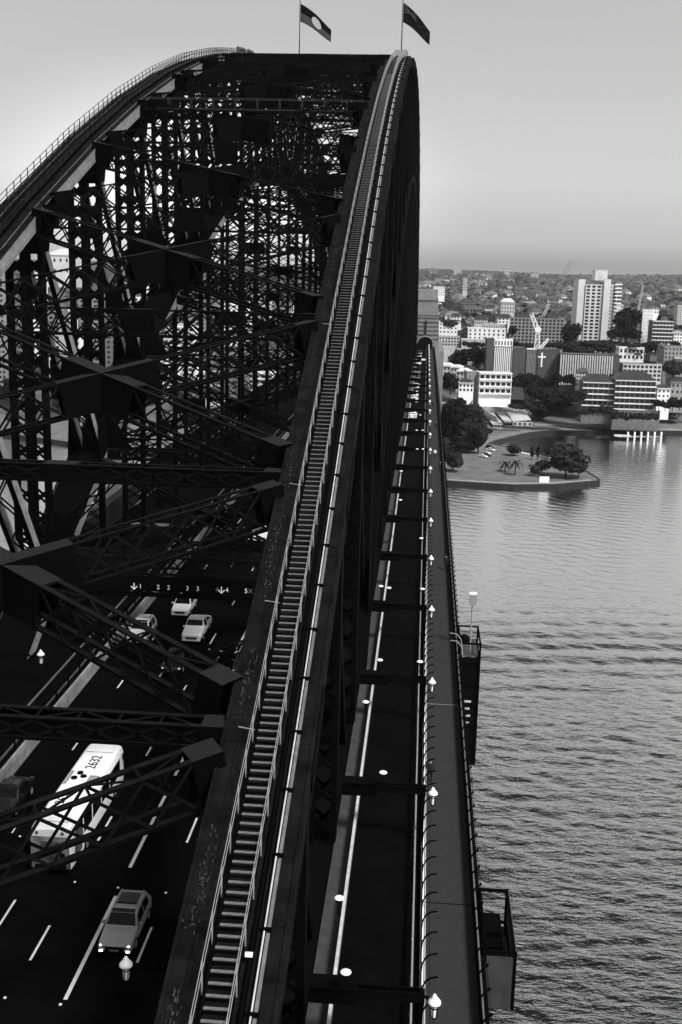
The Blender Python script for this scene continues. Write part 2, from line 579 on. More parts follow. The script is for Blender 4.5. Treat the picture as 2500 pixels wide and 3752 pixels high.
# ------------------------------------------------------------------ roads on the deck (setting)
def strip(name, x0, x1, dz, m, th=.3, y0=-30, y1=600, step=PAN / 2, **kw):
    vs, fs = [], []
    ys = []
    y = y0
    while y < y1: ys.append(y); y += step
    ys.append(y1)
    for y in ys:
        z = zd(y) + dz
        vs += [(x0, y, z), (x1, y, z), (x1, y, z - th), (x0, y, z - th)]
    for k in range(len(ys) - 1):
        a, b = 4 * k, 4 * k + 4
        fs += [(a, a + 1, b + 1, b), (a + 1, a + 2, b + 2, b + 1), (a + 2, a + 3, b + 3, b + 2), (a + 3, a, b, b + 3)]
    fs += [(3, 2, 1, 0), (b, b + 1, b + 2, b + 3)]
    mb = MB(); mb.add(vs, fs)
    return mb.build(name, m, **kw)
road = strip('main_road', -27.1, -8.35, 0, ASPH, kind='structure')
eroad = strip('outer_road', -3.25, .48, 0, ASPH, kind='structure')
walk = strip('footpath', .98, 3.95, .14, WALK, kind='structure')
strip('truss_walkway', -8.3, -4.45, -.12, DCONC, kind='structure')
strip('ledge', -4.4, -3.3, .05, mat('ledge_paint', .03, rough=.9, var=.4, vscale=2), kind='structure')
trackbed = strip('track_bed', -34.0, -27.5, -.05, DCONC, kind='structure')
strip('outer_deck', -46.2, -38.1, 0, ASPH, kind='structure')
strip('truss_deck', -38.05, -34.05, -.12, DCONC, kind='structure')
strip('kerb', .5, .95, -.2, DCONC, kind='structure')
for x in (-28.80, -30.24, -40.6, -42.04):
    strip('rail', x - .04, x + .04, .12, RAILM, th=.16, parent=trackbed)
k1 = strip('kerb_face', -27.48, -27.13, .22, CONC, th=.4, kind='structure')
strip('kerb_face', -8.9, -8.37, .2, DCONC, th=.4, y0=20, kind='structure')

def dash(x, y0, y1, w=.13, par=road, nm='lane_marking', v=None):
    mb = MB()
    n = max(1, int((y1 - y0) / 4))
    vs, fs = [], []
    for k in range(n + 1):
        y = y0 + (y1 - y0) * k / n
        z = zd(y) + .006
        vs += [(x - w / 2, y, z), (x + w / 2, y, z)]
    fs = [(2 * k, 2 * k + 1, 2 * k + 3, 2 * k + 2) for k in range(n)]
    mb.add(vs, fs)
    return mb.build(nm, PAINT, par)
for k in range(40):
    y = 25.7 + 12.0 * k
    dash(-13.40, y + .2, y + 3.3)
    dash(-18.83, y - .2, y + 2.85)
    dash(-24.33, y + .1, y + 2.7)
    if k % 1 == 0: dash(-21.5, y + 2.3, y + 5.0)
    dash(-16.1, y - 3 - .0, y + 6.0, .2)
for y, x in ((46.5, -19), (46.3, -16.2), (45.5, -22), (56.8, -18.8), (56.5, -16.2), (56.3, -13.4), (61.4, -23.7), (69, -16.1), (81, -16.1), (96, -18.6)):
    MB().box(x - .06, y - .06, zd(y), x + .06, y + .06, zd(y) + .05).build('road_stud', WHITE, road)
# painted arrow in the bus lane
mb = MB()
y = 95.5; z = zd(y) + .008; x = -17.45
mb.add([(x - .1, y - 2.2, z - .02), (x + .1, y - 2.2, z - .02), (x + .1, y + 1, z), (x - .1, y + 1, z)], [(0, 1, 2, 3)])
mb.add([(x - .55, y + .9, z), (x + .55, y + .9, z), (x, y + 2.4, z + .01)], [(0, 1, 2)])
mb.build('arrow_marking', PAINT, road)

# ------------------------------------------------------------------ barriers and fences
def rail_line(mb, x, dz, y0, y1, w, h, step=PAN / 2):
    y = y0
    while y < y1:
        b = min(y + step, y1)
        mb.beam((x, y, zd(y) + dz), (x, b, zd(b) + dz), w, h)
        y = b
def crash_barrier(x, top, m, label, y0=-20, y1=560, w=.2, posts=True, body=None):
    t = empty('crash_barrier', (x, y0, zd(y0)), label=label, category='crash barrier')
    mb = MB(); rail_line(mb, x, top, y0, y1, w, .16); mb.build('top_rail', m, t)
    if body:
        mb = MB(); rail_line(mb, x, top / 2 - .05, y0, y1, body[0], top - .12); mb.build('barrier_wall', body[1], t)
    if posts:
        pm = MB().box(-.06, -.06, 0, .06, .06, top - .09).mesh('post'); pm.materials.append(STEEL)
        n = int((y1 - y0) / 3.05)
        for k in range(n):
            y = y0 + 1 + 3.05 * k
            place(pm, 'post', None, t, loc=(x, y, zd(y)))
    return t
crash_barrier(-3.22, .85, PALE, 'white topped barrier between the outer road and the arch', w=.17, body=(.12, mat('barrier_side', .05, rough=.9, var=.4, vscale=2)), posts=False)
crash_barrier(.56, .8, GALV, 'low thin rail between the outer road and the footpath fence', w=.09)
crash_barrier(-27.3, 1.0, CONC, 'pale concrete barrier between the main road and the railway track', w=.22, body=(.3, CONC), posts=False)
crash_barrier(-28.1, 1.4, DCONC, 'dark mesh backed barrier beside the railway track', w=.12)
crash_barrier(-9.0, .9, STEEL, 'dark guard rail along the main road beneath the near arch', w=.14, y0=25)

def hook_mesh(s=1, h=2.2, reach=.75):
    mb = MB()
    pts = [Vector((0, 0, 0)), Vector((-.02 * s, 0, h * .45)), Vector((.02 * s, 0, h * .68)), Vector((.18 * s, 0, h * .86)), Vector((.42 * s, 0, h * .96)), Vector((reach * s, 0, h))]
    for a, b in zip(pts, pts[1:]):
        mb.beam(a, b, .07, .07, (0, 1, 0))
    return mb.mesh('fence_post')
def hooked_fence(x, s, label, rail_m, rail_dz, base_h, base_m, hook_h, group=None, wires=3):
    t = empty('footpath_fence', (x, -20, zd(-20)), label=label, category='fence')
    mb = MB(); rail_line(mb, x + .06 * s, rail_dz, -20, 545, .07, .07); mb.build('handrail', rail_m, t)
    mb = MB(); rail_line(mb, x - .02 * s, base_h / 2 + .1, -20, 545, .05, base_h); mb.build('base_panel', base_m, t)
    mb = MB()
    for k in range(wires):
        rail_line(mb, x + (.0, .1, .35, .7)[k] * s, hook_h * (.5, .78, .93, 1)[k], -20, 545, .025, .025)
    mb.build('fence_wire', STEEL, t)
    hm = hook_mesh(s, hook_h, .75 if hook_h > 1.7 else .3); hm.materials.append(STEEL)
    y = 0.0
    k = 0
    while y < 540:
        place(hm, 'fence_post', None, t, loc=(x, y, zd(y) + .1)); y += 1.829; k += 1
f1 = hooked_fence(1.02, 1, 'fence with curved black posts between the outer road and the footpath', WHITE, .32, .12, CONC, 1.9)
strip('outer_ledge', 3.97, 4.32, -.05, DCONC, kind='structure')
strip('plinth', .96, 1.24, .19, mat('plinth_paint', .34, rough=.8, var=.2, vscale=3), th=.3, kind='structure')
f2 = hooked_fence(3.86, 1, 'tall dark fence with a thin pale rail along the harbour side of the footpath', GALV, 1.05, .9, STEELR, 1.5, wires=3)
t = empty('footpath_fence', (-46, -20, zd(-20)), label='dark fence on the far western edge of the bridge deck', category='fence')
mb = MB(); rail_line(mb, -46, 1.2, -20, 560, .08, .08); mb.build('handrail', STEEL, t)
mb = MB(); rail_line(mb, -46, .5, -20, 560, .05, 1.0); mb.build('base_panel', STEELR, t)
strip('joint', 0, 0.01, -1, DCONC, kind='structure') if False else None
for y in (56.8, 85.5, 120, 160):
    MB().box(1.25, y - .03, zd(y) + .10, 3.8, y + .03, zd(y) + .155).build('expansion_joint', GALV if y > 80 and y < 90 else DCONC, walk)

# ------------------------------------------------------------------ stairs and rails on the arch
def chord_pt(X, y, dx=0, dn=0): return Vector((X + dx, y, ztop(y) + dn))
def stairs(X):
    tm = MB().box(-.44, -.062, -.02, .44, .062, .02).mesh('stair_tread'); tm.materials.append(TREAD)
    dx = -.0
    sx = -6.03 - (-8.03 + 2.0)                     # stair centre sits on the truss centre line
    y, k = 28.0, 0
    rest = MB()
    lim = 286
    step = .43
    while y < 283:
        z = ztop(y) + .30
        if X == XE and k < 298:
            place(tm, 'stair_tread', None, bridge, loc=(X, y, z))
        else:
            rest.box(X - .40, y - .012, z - .008, X + .40, y + .012, z + .004)
        y += step; k += 1
    rest.build('stair_treads', TREAD, bridge, kind='stuff')
    mb = MB()
    for s in (-.5, .5):
        yy = 27.0
        while yy < 539:
            b = min(yy + PAN / 4, 539)
            mb.beam(chord_pt(X, yy, s, .2), chord_pt(X, b, s, .2), .06, .3); yy = b
    mb.build('stair_stringer', STEEL, bridge)
    sm = MB().box(-.025, -.025, 0, .025, .025, 1.25).mesh('stanchion'); sm.materials.append(GALV if X == XE else STEEL)
    smf = MB()
    for s in (-.62, .56):
        mb = MB()
        yy = 27.0
        while yy < 535:
            b = yy + PAN / 4
            for dn in (1.28, .85):
                mb.tube(chord_pt(X, yy, s, dn), chord_pt(X, b, s, dn), .015 if X == XE else .03, 5)
            yy = b
        hr = mb.build('handrail', GALV if X == XE else STEEL, bridge)
        yy = 27.5
        fm = MB()
        while yy < 535:
            if yy < 235: 
                o = place(sm, 'stanchion', None, hr, loc=chord_pt(X, yy, s, .03), world=False)
            else:
                p = chord_pt(X, yy, s, .03); fm.box(p.x - .03, p.y - .03, p.z, p.x + .03, p.y + .03, p.z + 1.25)
            yy += 1.829
        fm.build('stanchions', STEEL, hr, kind='stuff', world=False)
stairs(XE); stairs(XW)
# outer edge rail of the western arch, standing against the sky
mb = MB(); yy = 27.0
while yy < 535:
    b = yy + PAN / 4
    for dn in (1.1, .6):
        mb.tube(chord_pt(XW, yy, -1.7, dn), chord_pt(XW, b, -1.7, dn), .03, 5)
    yy = b
hr = mb.build('handrail', STEEL, bridge)
sm = MB().box(-.035, -.035, 0, .035, .035, 1.1).mesh('stanchion'); sm.materials.append(STEEL)
yy = 27.5
while yy < 240:
    place(sm, 'stanchion', None, hr, loc=chord_pt(XW, yy, -1.7, .0), world=False); yy += 1.829
# pipes, ducts and brackets beside the stairs
def chord_line(name, dx, dn, wd, h, m, y0=27, y1=400, tube=False, parent=bridge):
    mb = MB(); yy = y0
    while yy < y1:
        b = min(yy + PAN / 4, y1)
        if tube: mb.tube(chord_pt(XE, yy, dx, dn), chord_pt(XE, b, dx, dn), wd, 6)
        else: mb.beam(chord_pt(XE, yy, dx, dn), chord_pt(XE, b, dx, dn), wd, h)
        yy = b
    return mb.build(name, m, parent)
chord_line('cable_duct', .82, .12, .12, .1, STEEL)
chord_line('cable_duct', .98, .12, .1, .1, LACE)
chord_line('service_pipe', 1.16, .2, .035, 0, PALE, tube=True)
chord_line('cable_tray', 1.30, .12, .13, .05, mat('tray_paint', .10, rough=.7, var=.35, vscale=2))
bm = MB().box(-.22, -.05, -.02, .24, .05, .14).mesh('pipe_bracket'); bm.materials.append(STEEL)
yy = 29.2
while yy < 270:
    place(bm, 'pipe_bracket', None, bridge, loc=chord_pt(XE, yy, 1.2, .16)); yy += 3.05
MB().box(-.13, -.07, 0, .13, .07, .12).build('junction_box', WHITE, bridge, loc=chord_pt(XE, 34.2, .78, .3))
for y in (44.6, 52.4, 80, 61.9):
    p = chord_pt(XE, y, -.62, .1); MB().beam(p, p + Vector((-.75, .12, .05)), .05, .04).build('rail_stay', GALV, bridge)
# rust and bird streaks on the ledge: thin scabs of flaking paint lying on the steel
RUST = mat('flaked_paint', .03, rough=1, spec=.1, var=.95, vscale=5, detail=8)
random.seed(11)
mb = MB()
for k in range(1100):
    y = 29 + 130 * random.random() ** 1.3
    dx = -1.45 + random.gauss(0, .13)
    if math.sin(y * .7) + math.sin(y * .23 + 1) < -.2: continue
    p = chord_pt(XE, y, dx, .075)
    a, b = random.uniform(.008, .035), random.uniform(.02, .13)
    sl = (ztop(y + .5) - ztop(y)) * 2
    mb.add([(p.x - a, p.y - b, p.z - b * sl), (p.x + a, p.y - b * .8, p.z - b * .8 * sl), (p.x + a * .8, p.y + b, p.z + b * sl), (p.x - a * .9, p.y + b * .7, p.z + b * .7 * sl)], [(0, 1, 2, 3)])
mb.build('paint_flakes', RUST, bridge, kind='stuff')
# walkway across between the arches
for y in (yn(6) - 1.2,):
    z = HT[6] - 1.2
    mb = MB()
    mb.box(xi0, y - .5, z - .1, xi1, y + .5, z); mb.build('crossing_walkway', STEELTOP, bridge)
    mb = MB()
    for s in (-.5, .5):
        mb.box(xi0, y + s - .04, z, xi1, y + s + .04, z + .12)
        mb.box(xi0, y + s - .03, z + 1.25, xi1, y + s + .03, z + 1.32)
        x = xi0 + .5
        while x < xi1: mb.box(x - .04, y + s - .04, z, x + .04, y + s + .04, z + 1.3); x += 2.6
    mb.build('walkway_rail', mat('walkway_rail_paint', .006, rough=.6), bridge)

# ------------------------------------------------------------------ lamps over the outer road
def lantern(parent, c):
    x, y, z = c
    local(MB().lathe((x, y, z), [(.20, 0), (.30, .04), (.29, .12), (.22, .22), (.13, .28), (.12, .36), (.07, .44), (.02, .50)], 14), 'cap', WHITE, parent, smooth=True)
    fr = MB()
    for k in range(6):
        t = math.pi / 3 * k + .3
        a = (x + .19 * math.cos(t), y + .19 * math.sin(t), z - .02)
        b = (x + .13 * math.cos(t), y + .13 * math.sin(t), z - .66)
        fr.beam(a, b, .03, .03)
        t2 = t + math.pi / 3
        for rr, zz in ((.19, -.05), (.18, -.17), (.13, -.64)):
            fr.beam((x + rr * math.cos(t), y + rr * math.sin(t), z + zz), (x + rr * math.cos(t2), y + rr * math.sin(t2), z + zz), .035, .035)
    fr.lathe((x, y, z - .78), [(.02, 0), (.09, .04), (.14, .1), (.14, .13)], 8)
    f = local(fr, 'lantern_frame', BLACK, parent)
    for k in range(6):
        t = math.pi / 3 * k + .3; t2 = t + math.pi / 3
        q = MB()
        def pt(r, tt, zz): return (x + r * math.cos(tt), y + r * math.sin(tt), z + zz)
        q.add([pt(.175, t, -.06), pt(.175, t2, -.06), pt(.12, t2, -.64), pt(.12, t, -.64)], [(0, 1, 2, 3)])
        local(q, 'pane', GLASSP, f)
def disc_lamp(name, p, label, group):
    t = empty(name, p, label=label, category='floodlight', group=group)
    local(MB().lathe((0, 0, 0), [(.03, .0), (.17, .02), (.25, .07), (.24, .11), (.15, .16), (.02, .18)], 14), 'dome', WHITE, t, smooth=True)
    local(MB().lathe((0, 0, -.14), [(.10, 0), (.18, .06), (.19, .14)], 10), 'body', BLACK, t)
    local(MB().beam((0, 0, -.12), (.02, -.05, -.85), .06, .06), 'bracket', STEEL, t)
    return t
lamp0 = None
for i in range(0, 27):
    y = yn(i) - (1.3 if i == 1 else 0)
    z = zd(y) + 3.7
    g = MB()
    g.box(-4.0, y - .35, z - .55, -1.9, y + .35, z + .28)
    g.box(-1.9, y - .22, z - .3, 1.0, y + .22, z - .24)
    for yy in (-.2, .2):
        g.box(-1.9, y + yy - .03, z - .3, 1.0, y + yy + .03, z + .12)
        g.box(-1.9, y + yy - .06, z + .12, 1.0, y + yy + .06, z + .16)
    g.box(-.6, y - .2, z - .24, -.54, y + .2, z + .14)
    g.box(-4.0, y - .5, z + .28, -1.9, y + .5, z + .33)
    g.box(.92, y - .15, z - .45, 1.1, y + .15, z + .2)
    g.box(.85, y - .12, zd(y), 1.05, y + .12, z - .4)
    g.build('portal_beam', STEEL, bridge)
    if lamp0 is None:
        lamp0 = empty('street_lamp', (1.1, y, z), category='street lamp', group='white capped lanterns along the footpath fence')
        local(MB().beam((0, 0, -.1), (.45, -.25, -.12), .1, .12), 'bracket', BLACK, lamp0)
        lantern(lamp0, (.42, -.3, -.22))
        L = lamp0
    else:
        L = copy_tree(lamp0, loc=(1.1, y, z))
    L['label'] = {0: 'lantern nearest the lookout, below the frame', 1: 'lantern with white cap nearest the viewer, hanging over the footpath edge',
                  2: 'second lantern along the footpath, beside the walking person', 3: 'third white capped lantern along the footpath',
                  4: 'fourth white capped lantern, by the pale joint across the footpath'}.get(i, 'distant white capped lantern in the long row over the footpath')
disc_n = {}
for n, (px, py, dz) in enumerate(((1267, 3568, 4.9), (1243, 3296, 4.9), (1404, 2835, 4.9), (1340, 2576, 4.9), (1392, 2422, 4.9), (1539, 2428, 4.9), (1425, 2157, 4.9), (1396, 2151, 4.9),
                                 (1548, 2161, 4.8), (1544, 1975, 4.7), (1467, 1834, 4.6), (1470, 1728, 4.5), (1529, 1647, 4.5), (1550, 1647, 4.5), (1527, 1578, 4.5), (1549, 1578, 4.5), (1520, 1522, 4.5), (1540, 1522, 4.5))):
    d = ray(px, py); tt = 32 / -d.z
    for _ in range(60):
        tt = .5 * tt + .5 * (zd(tt * d.y) + dz - ZC) / d.z
    p = Vector((0, 0, ZC)) + d * tt
    lab = ('round white floodlight nearest the viewer, above the first portal beam', 'round floodlight on a bracket beside the white barrier rail',
           'round white floodlight above the second portal beam', 'floodlight hung over the white barrier between the second and third beams',
           'floodlight at the arch end of the third portal beam', 'floodlight at the footpath end of the third portal beam')
    disc_lamp('floodlight', p, lab[n] if n < 6 else 'small distant floodlight over the outer road', 'floodlights over the outer road')
# lamps over the main road
for n, (px, py, lab, lit) in enumerate(((462, 3540, 'white capped lantern on a bracket over the main road, below the silver car', 1),
                                    (762, 2862, 'dark lantern half hidden under the near arch beside the bus lane', 0),
                                    (150, 2402, 'white capped lantern over the railway track at the far truss', 1),
                                    (395, 2135, 'dim lantern over the track behind the crossed bracing', 0))):
    d = ray(px, py); tt = 28 / -d.z
    for _ in range(60):
        tt = .5 * tt + .5 * (zd(tt * d.y) + 4.6 - ZC) / d.z
    p = Vector((0, 0, ZC)) + d * tt
    t = empty('street_lamp', p, label=lab, category='street lamp', group='lanterns over the main road and track')
    s = 1 if p.x > -20 else -1
    local(MB().beam((.3 * s, 0, -.1), (3.4 * s, .1, .0), .08, .1).box(min(.9 * s, 1.3 * s), -.1, -.05, max(.9 * s, 1.3 * s), .1, .12), 'bracket', STEEL, t)
    lantern(t, (0, 0, 0))
    if not lit:
        for c in kids(t):
            if c.name.startswith('cap'): c.data.materials.clear(); c.data.materials.append(STEEL)

# overhead lane sign gantry
gy = yn(4) - 1.2
gz = zd(gy) + 6.4
gan = empty('sign_gantry', (-18, gy, zd(gy)), label='black overhead gantry with lit lane numbers and arrows across the main road', category='sign gantry')
mb = MB()
for yy in (-1.1, 1.1):
    for zz in (0, 1.6):
        mb.beam((-33.9, gy + yy, gz + zz), (-8.2, gy + yy, gz + zz), .22, .2)
n = 16
for k in range(n):
    a, b = -33.9 + 25.7 * k / n, -33.9 + 25.7 * (k + 1) / n
    for yy in (-1.1, 1.1):
        mb.beam((a, gy + yy, gz), (b, gy + yy, gz + 1.6), .06, .1); mb.beam((a, gy + yy, gz + 1.6), (b, gy + yy, gz), .06, .1)
    mb.beam((a, gy - 1.1, gz + 1.6), (b, gy + 1.1, gz + 1.6), .1, .06); mb.beam((b, gy - 1.1, gz + 1.6), (b, gy + 1.1, gz + 1.6), .1, .06)
mb.build('gantry_truss', STEELTOP, gan)
mb = MB()
mb.box(-33.9, gy - 1.6, gz - 1.5, -8.2, gy - 1.3, gz - .1); mb.build('sign_board', BLACK, gan)
SIGNW = mat('lit_sign_legend', .8, emit=.15)
SIGND = mat('dim_sign_legend', .1, emit=.05)
ang = (R(90), 0, 0)
sz = gz - 1.08
for px, ch, m_ in ((492, 'v', SIGNW), (515, '1', SIGNW), (580, '2', SIGNW), (618, '2', SIGNW), (687, '3', SIGNW), (725, '3', SIGNW), (795, '4', SIGND), (812, 'v', SIGNW), (832, '4', SIGNW), (902, '5', SIGNW), (918, 'X', SIGND), (940, '5', SIGNW)):
    d = ray(px, 2158 + (px - 490) * .016)
    x = d.x * (gy - 1.62) / d.y
    if ch == 'v':
        a = MB()
        a.beam((x, gy - 1.63, sz + .3), (x, gy - 1.63, sz - .25), .09, .02, (0, 1, 0))
        a.beam((x, gy - 1.63, sz - .3), (x - .28, gy - 1.63, sz + .0), .09, .02, (0, 1, 0))
        a.beam((x, gy - 1.63, sz - .3), (x + .28, gy - 1.63, sz + .0), .09, .02, (0, 1, 0))
        a.build('lane_arrow', m_, gan)
    else:
        text(ch, 'lane_number', m_, gan, (x, gy - 1.62, sz), ang, .6, world=True)
# a lit walkway on a frame behind the gantry
mb = MB(); y = yn(5) + 1.5; z = zd(y) + 5.5
mb.box(-32, y, z, -17.6, y + .3, z + .25); mb.build('catwalk_edge', CONC, bridge)
mb = MB()
for k in range(8): mb.beam((-26 + k * 1.1, y, z + .2), (-25.5 + k * 1.1, y, z + 1.1), .05, .05)
mb.build('catwalk_brace', LACE, bridge)

# maintenance cages slung outside the footpath
def cage(x0, x1, y0, y1, ztp, zb, label, post=False):
    t = empty('maintenance_cage', ((x0 + x1) / 2, (y0 + y1) / 2, zb), label=label, category='maintenance cage', group='maintenance cages slung outside the footpath')
    mb = MB()
    for x in (x0, x1):
        for y in (y0, y1): mb.box(x - .09, y - .09, zb, x + .09, y + .09, ztp)
    zz = ztp
    while zz > zb:
        for x in (x0, x1): mb.box(x - .07, y0, zz - .14, x + .07, y1, zz)
        for y in (y0, y1): mb.box(x0, y - .07, zz - .14, x1, y + .07, zz)
        zz -= 2.0
    mb.build('frame', STEEL, t)
    return t
c = cage(4.25, 6.1, 98.3, 103.5, zd(100) + 1.0, zd(100) - 11, 'tall black cage tower with a lamp post on top, beyond the footpath fence', True)
MB().box(4.3, 98.4, zd(100) - .35, 6.0, 103.4, zd(100) - .25).build('floor', mat('cage_floor', .04, rough=.8, var=.3), c)
MB().box(4.35, 98.36, zd(100) - 11, 6.0, 98.42, zd(100) - .4).build('cladding', BLACK, c)
MB().box(6.02, 98.4, zd(100) - 11, 6.07, 103.4, zd(100) - .1).build('cladding', BLACK, c)
MB().lathe((4.8, 102.4, zd(100) - .25), [(.5, 0), (.55, .2), (.5, .5), (.2, .7)], 10).build('winch_drum', BLACK, c)
mb = MB(); mb.tube((5.25, 99.5, zd(100) - .3), (5.25, 99.5, zd(100) + 4.3), .07, 8); mb.build('lamp_post', GALV, c)
MB().box(4.95, 99.3, zd(100) + 4.3, 5.6, 99.7, zd(100) + 5.3).build('lamp_box', GALV, c)
MB().box(4.93, 99.28, zd(100) + 5.3, 5.62, 99.72, zd(100) + 5.45).build('lamp_cap', WHITE, c)
for k in range(4):
    MB().box(4.7, 98.30, zd(100) - 4.8 - k * .7, 5.5 - .1 * (k % 2), 98.35, zd(100) - 4.6 - k * .7).build('rung', PALE, c)
c = cage(4.35, 5.9, 52.6, 58.6, zd(55) + .2, zd(55) - 3.2, 'open topped cage with a grey panel below, nearest the viewer outside the footpath fence')
MB().box(4.40, 52.5, zd(55) - 3.1, 5.8, 52.56, zd(55) - .1).build('side_panel', mat('panel_grey', .022, rough=.9, var=.6, vscale=.9), c)
MB().box(5.93, 52.6, zd(55) - 3.0, 5.97, 58.5, zd(55) + .25).build('edge_plate', mat('edge_grey', .05, rough=.8, var=.3), c)
MB().box(4.45, 55.2, zd(55) - .9, 5.4, 57.0, zd(55) - .35).box(4.45, 54.3, zd(55) - 1.1, 5.4, 55.2, zd(55) - .7).build('winch_box', STEEL, c)
MB().box(4.4, 52.7, zd(55) - 2.2, 5.8, 58.5, zd(55) - 2.1).build('floor', mat('cage_floor', .10), c)
# curved guards reaching over the fence beside the tall cage
mb = MB()
for yy in (96.2, 94.2):
    pts = [(3.2, yy, zd(yy) + 2.6), (3.8, yy, zd(yy) + 2.55), (4.2, yy - .2, zd(yy) + 2.1), (4.35, yy - .3, zd(yy) + 1.2)]
    for a, b in zip(pts, pts[1:]): mb.beam(a, b, .07, .07)
mb.build('curved_guard', GALV, c)

# ------------------------------------------------------------------ stone pylon towers at the north end
def pylon(xc, yc, label, zt):
    t = empty('stone_pylon', (xc, yc, 0), label=label, category='tower', group='granite pylons at the far end of the bridge')
    w2, l2 = 6.0, 11
    mb = MB()
    def taper(z0, z1, a0, a1, b0, b1):
        mb.add([(xc - a0, yc - b0, z0), (xc + a0, yc - b0, z0), (xc + a0, yc + b0, z0), (xc - a0, yc + b0, z0),
                (xc - a1, yc - b1, z1), (xc + a1, yc - b1, z1), (xc + a1, yc + b1, z1), (xc - a1, yc + b1, z1)],
               [(0, 3, 2, 1), (4, 5, 6, 7), (0, 1, 5, 4), (1, 2, 6, 5), (2, 3, 7, 6), (3, 0, 4, 7)])
    zdk = zd(yc)
    taper(0, zt - 12, w2 + 2.6, w2 + .5, l2 + 1.5, l2)
    mb.build('tower_shaft', STONE, t)
    mb = MB(); taper(zt - 12.0, zt - 11.0, w2 + .9, w2 + .9, l2 + .4, l2 + .4); mb.build('cornice', STONE, t)
    mb = MB(); taper(zt - 11.0, zt - 5, w2 + .1, w2 - .1, l2 - .4, l2 - .6); mb.build('upper_stage', STONE, t)
    mb = MB(); taper(zt - 5, zt - 4.6, w2 + .1, w2 + .1, l2, l2); taper(zt - 4.6, zt, w2 - .3, w2 - .6, l2 - 1, l2 - 1.6); mb.build('attic_stage', STONE, t)
    for k in range(9):
        zz = zdk + 5 + k * 2
        if zz < zt - 13: 
            a = w2 + .5 + 2.1 * (zt - 12 - zz) / (zt - 12)
            MB().box(xc - a - .05, yc - l2 - .5 - .9 * (zt - 12 - zz) / zt - .1, zz, xc + a + .05, yc - l2, zz + .12).build('course', STONE, t)
    MB().box(xc + .3, yc - l2 - 1.15, zt - 21, xc + .7, yc - l2 + .3, zt - 14.5).build('slit_window', BLACK, t)
    return t
p1 = pylon(-.6, 556, 'pale granite pylon at the far end of the footpath', 80.5)
# arched opening over the footpath
mb = MB()
seg = 10
pts = [(3.6 * math.cos(math.pi * k / seg), 3.4 + 2.6 * math.sin(math.pi * k / seg)) for k in range(seg + 1)]
mb.prism([(-.2 + x, 542.2, zd(545) + z) for x, z in [(3.6, 0)] + pts + [(-3.6, 0)]], (0, 1.0, 0))
mb.build('arched_opening', BLACK, p1)
mb = MB()
for k in range(seg):
    a, b = pts[k], pts[k + 1]
    mb.beam((-.2 + a[0], 542.1, zd(545) + a[1]), (-.2 + b[0], 542.1, zd(545) + b[1]), .5, .5)
mb.build('arch_stones', CONC, p1)
pylon(-41.5, 556, 'granite pylon at the far end seen through the trusses', 80.5)
abut = MB().box(-50, 545, -2, 9, 640, zd(550) - 1.2).build('stone_abutment', STONE)
tag(abut, 'massive stone abutment under the far end of the deck', 'abutment')

# ------------------------------------------------------------------ flags
def flag(x, y, ztop_, L, H, cols, label, droop, emblem=None, base=None):
    t = empty('flag', (x, y, ztop(y) + .2), label=label, category='flag', group='flags on the crown of the arch')
    z0 = ztop(min(y, 283))
    mb = MB(); mb.tube((x, y, z0), (x, y, z0 + 11), .17, 8, .14); mb.tube((x, y, z0 + 11), (x, y, ztop_ + 3), .13, 8, .09); mb.build('flagpole', mat('pole_paint', .03, rough=.5), t)
    nx, nz = 26, 14
    def P(u, v):
        # u along the fly, v down the hoist
        xx = x + .15 + L * u * (1 - .10 * u)
        zz = ztop_ - H * v * (1 - .25 * u) - droop * u ** 1.15
        yy = y + .45 * math.sin(u * 7.5 + v * 1.2) * u
        zz += .22 * math.sin(u * 6 + v) * u
        return (xx, yy, zz)
    for (name, test, m_) in cols:
        vs, fs = {}, []
        V = []
        def idx(i, j):
            if (i, j) not in vs:
                vs[(i, j)] = len(V); V.append(P(i / nx, j / nz))
            return vs[(i, j)]
        for i in range(nx):
            for j in range(nz):
                if test((i + .5) / nx, (j + .5) / nz):
                    fs.append((idx(i, j), idx(i, j + 1), idx(i + 1, j + 1), idx(i + 1, j)))
        mb = MB(); mb.add(V, fs)
        o = mb.build(name, m_, t, smooth=True)
        so_ = o.modifiers.new('t', 'SOLIDIFY'); so_.thickness = .03
    if emblem: emblem(t, P)
FB = mat('flag_black', .003, rough=1, spec=.05); FG = mat('flag_grey', .05, rough=1, spec=.05); FD = mat('flag_dark', .006, rough=1, spec=.05); FS = mat('flag_sun', .36, rough=.9); FL = mat('flag_light', .03, rough=.9)
def sun_emblem(t, P):
    n = 20; V = [P(.5, .5)] + [P(.5 + .16 * math.cos(2 * math.pi * k / n) * 1.0, .5 + .30 * math.sin(2 * math.pi * k / n)) for k in range(n)]
    for s in (-.06, .06):
        mb = MB(); mb.add([(a, b + s, c) for a, b, c in V], [(0, 1 + k, 1 + (k + 1) % n) for k in range(n)]); mb.build('sun_disc', FS, t)
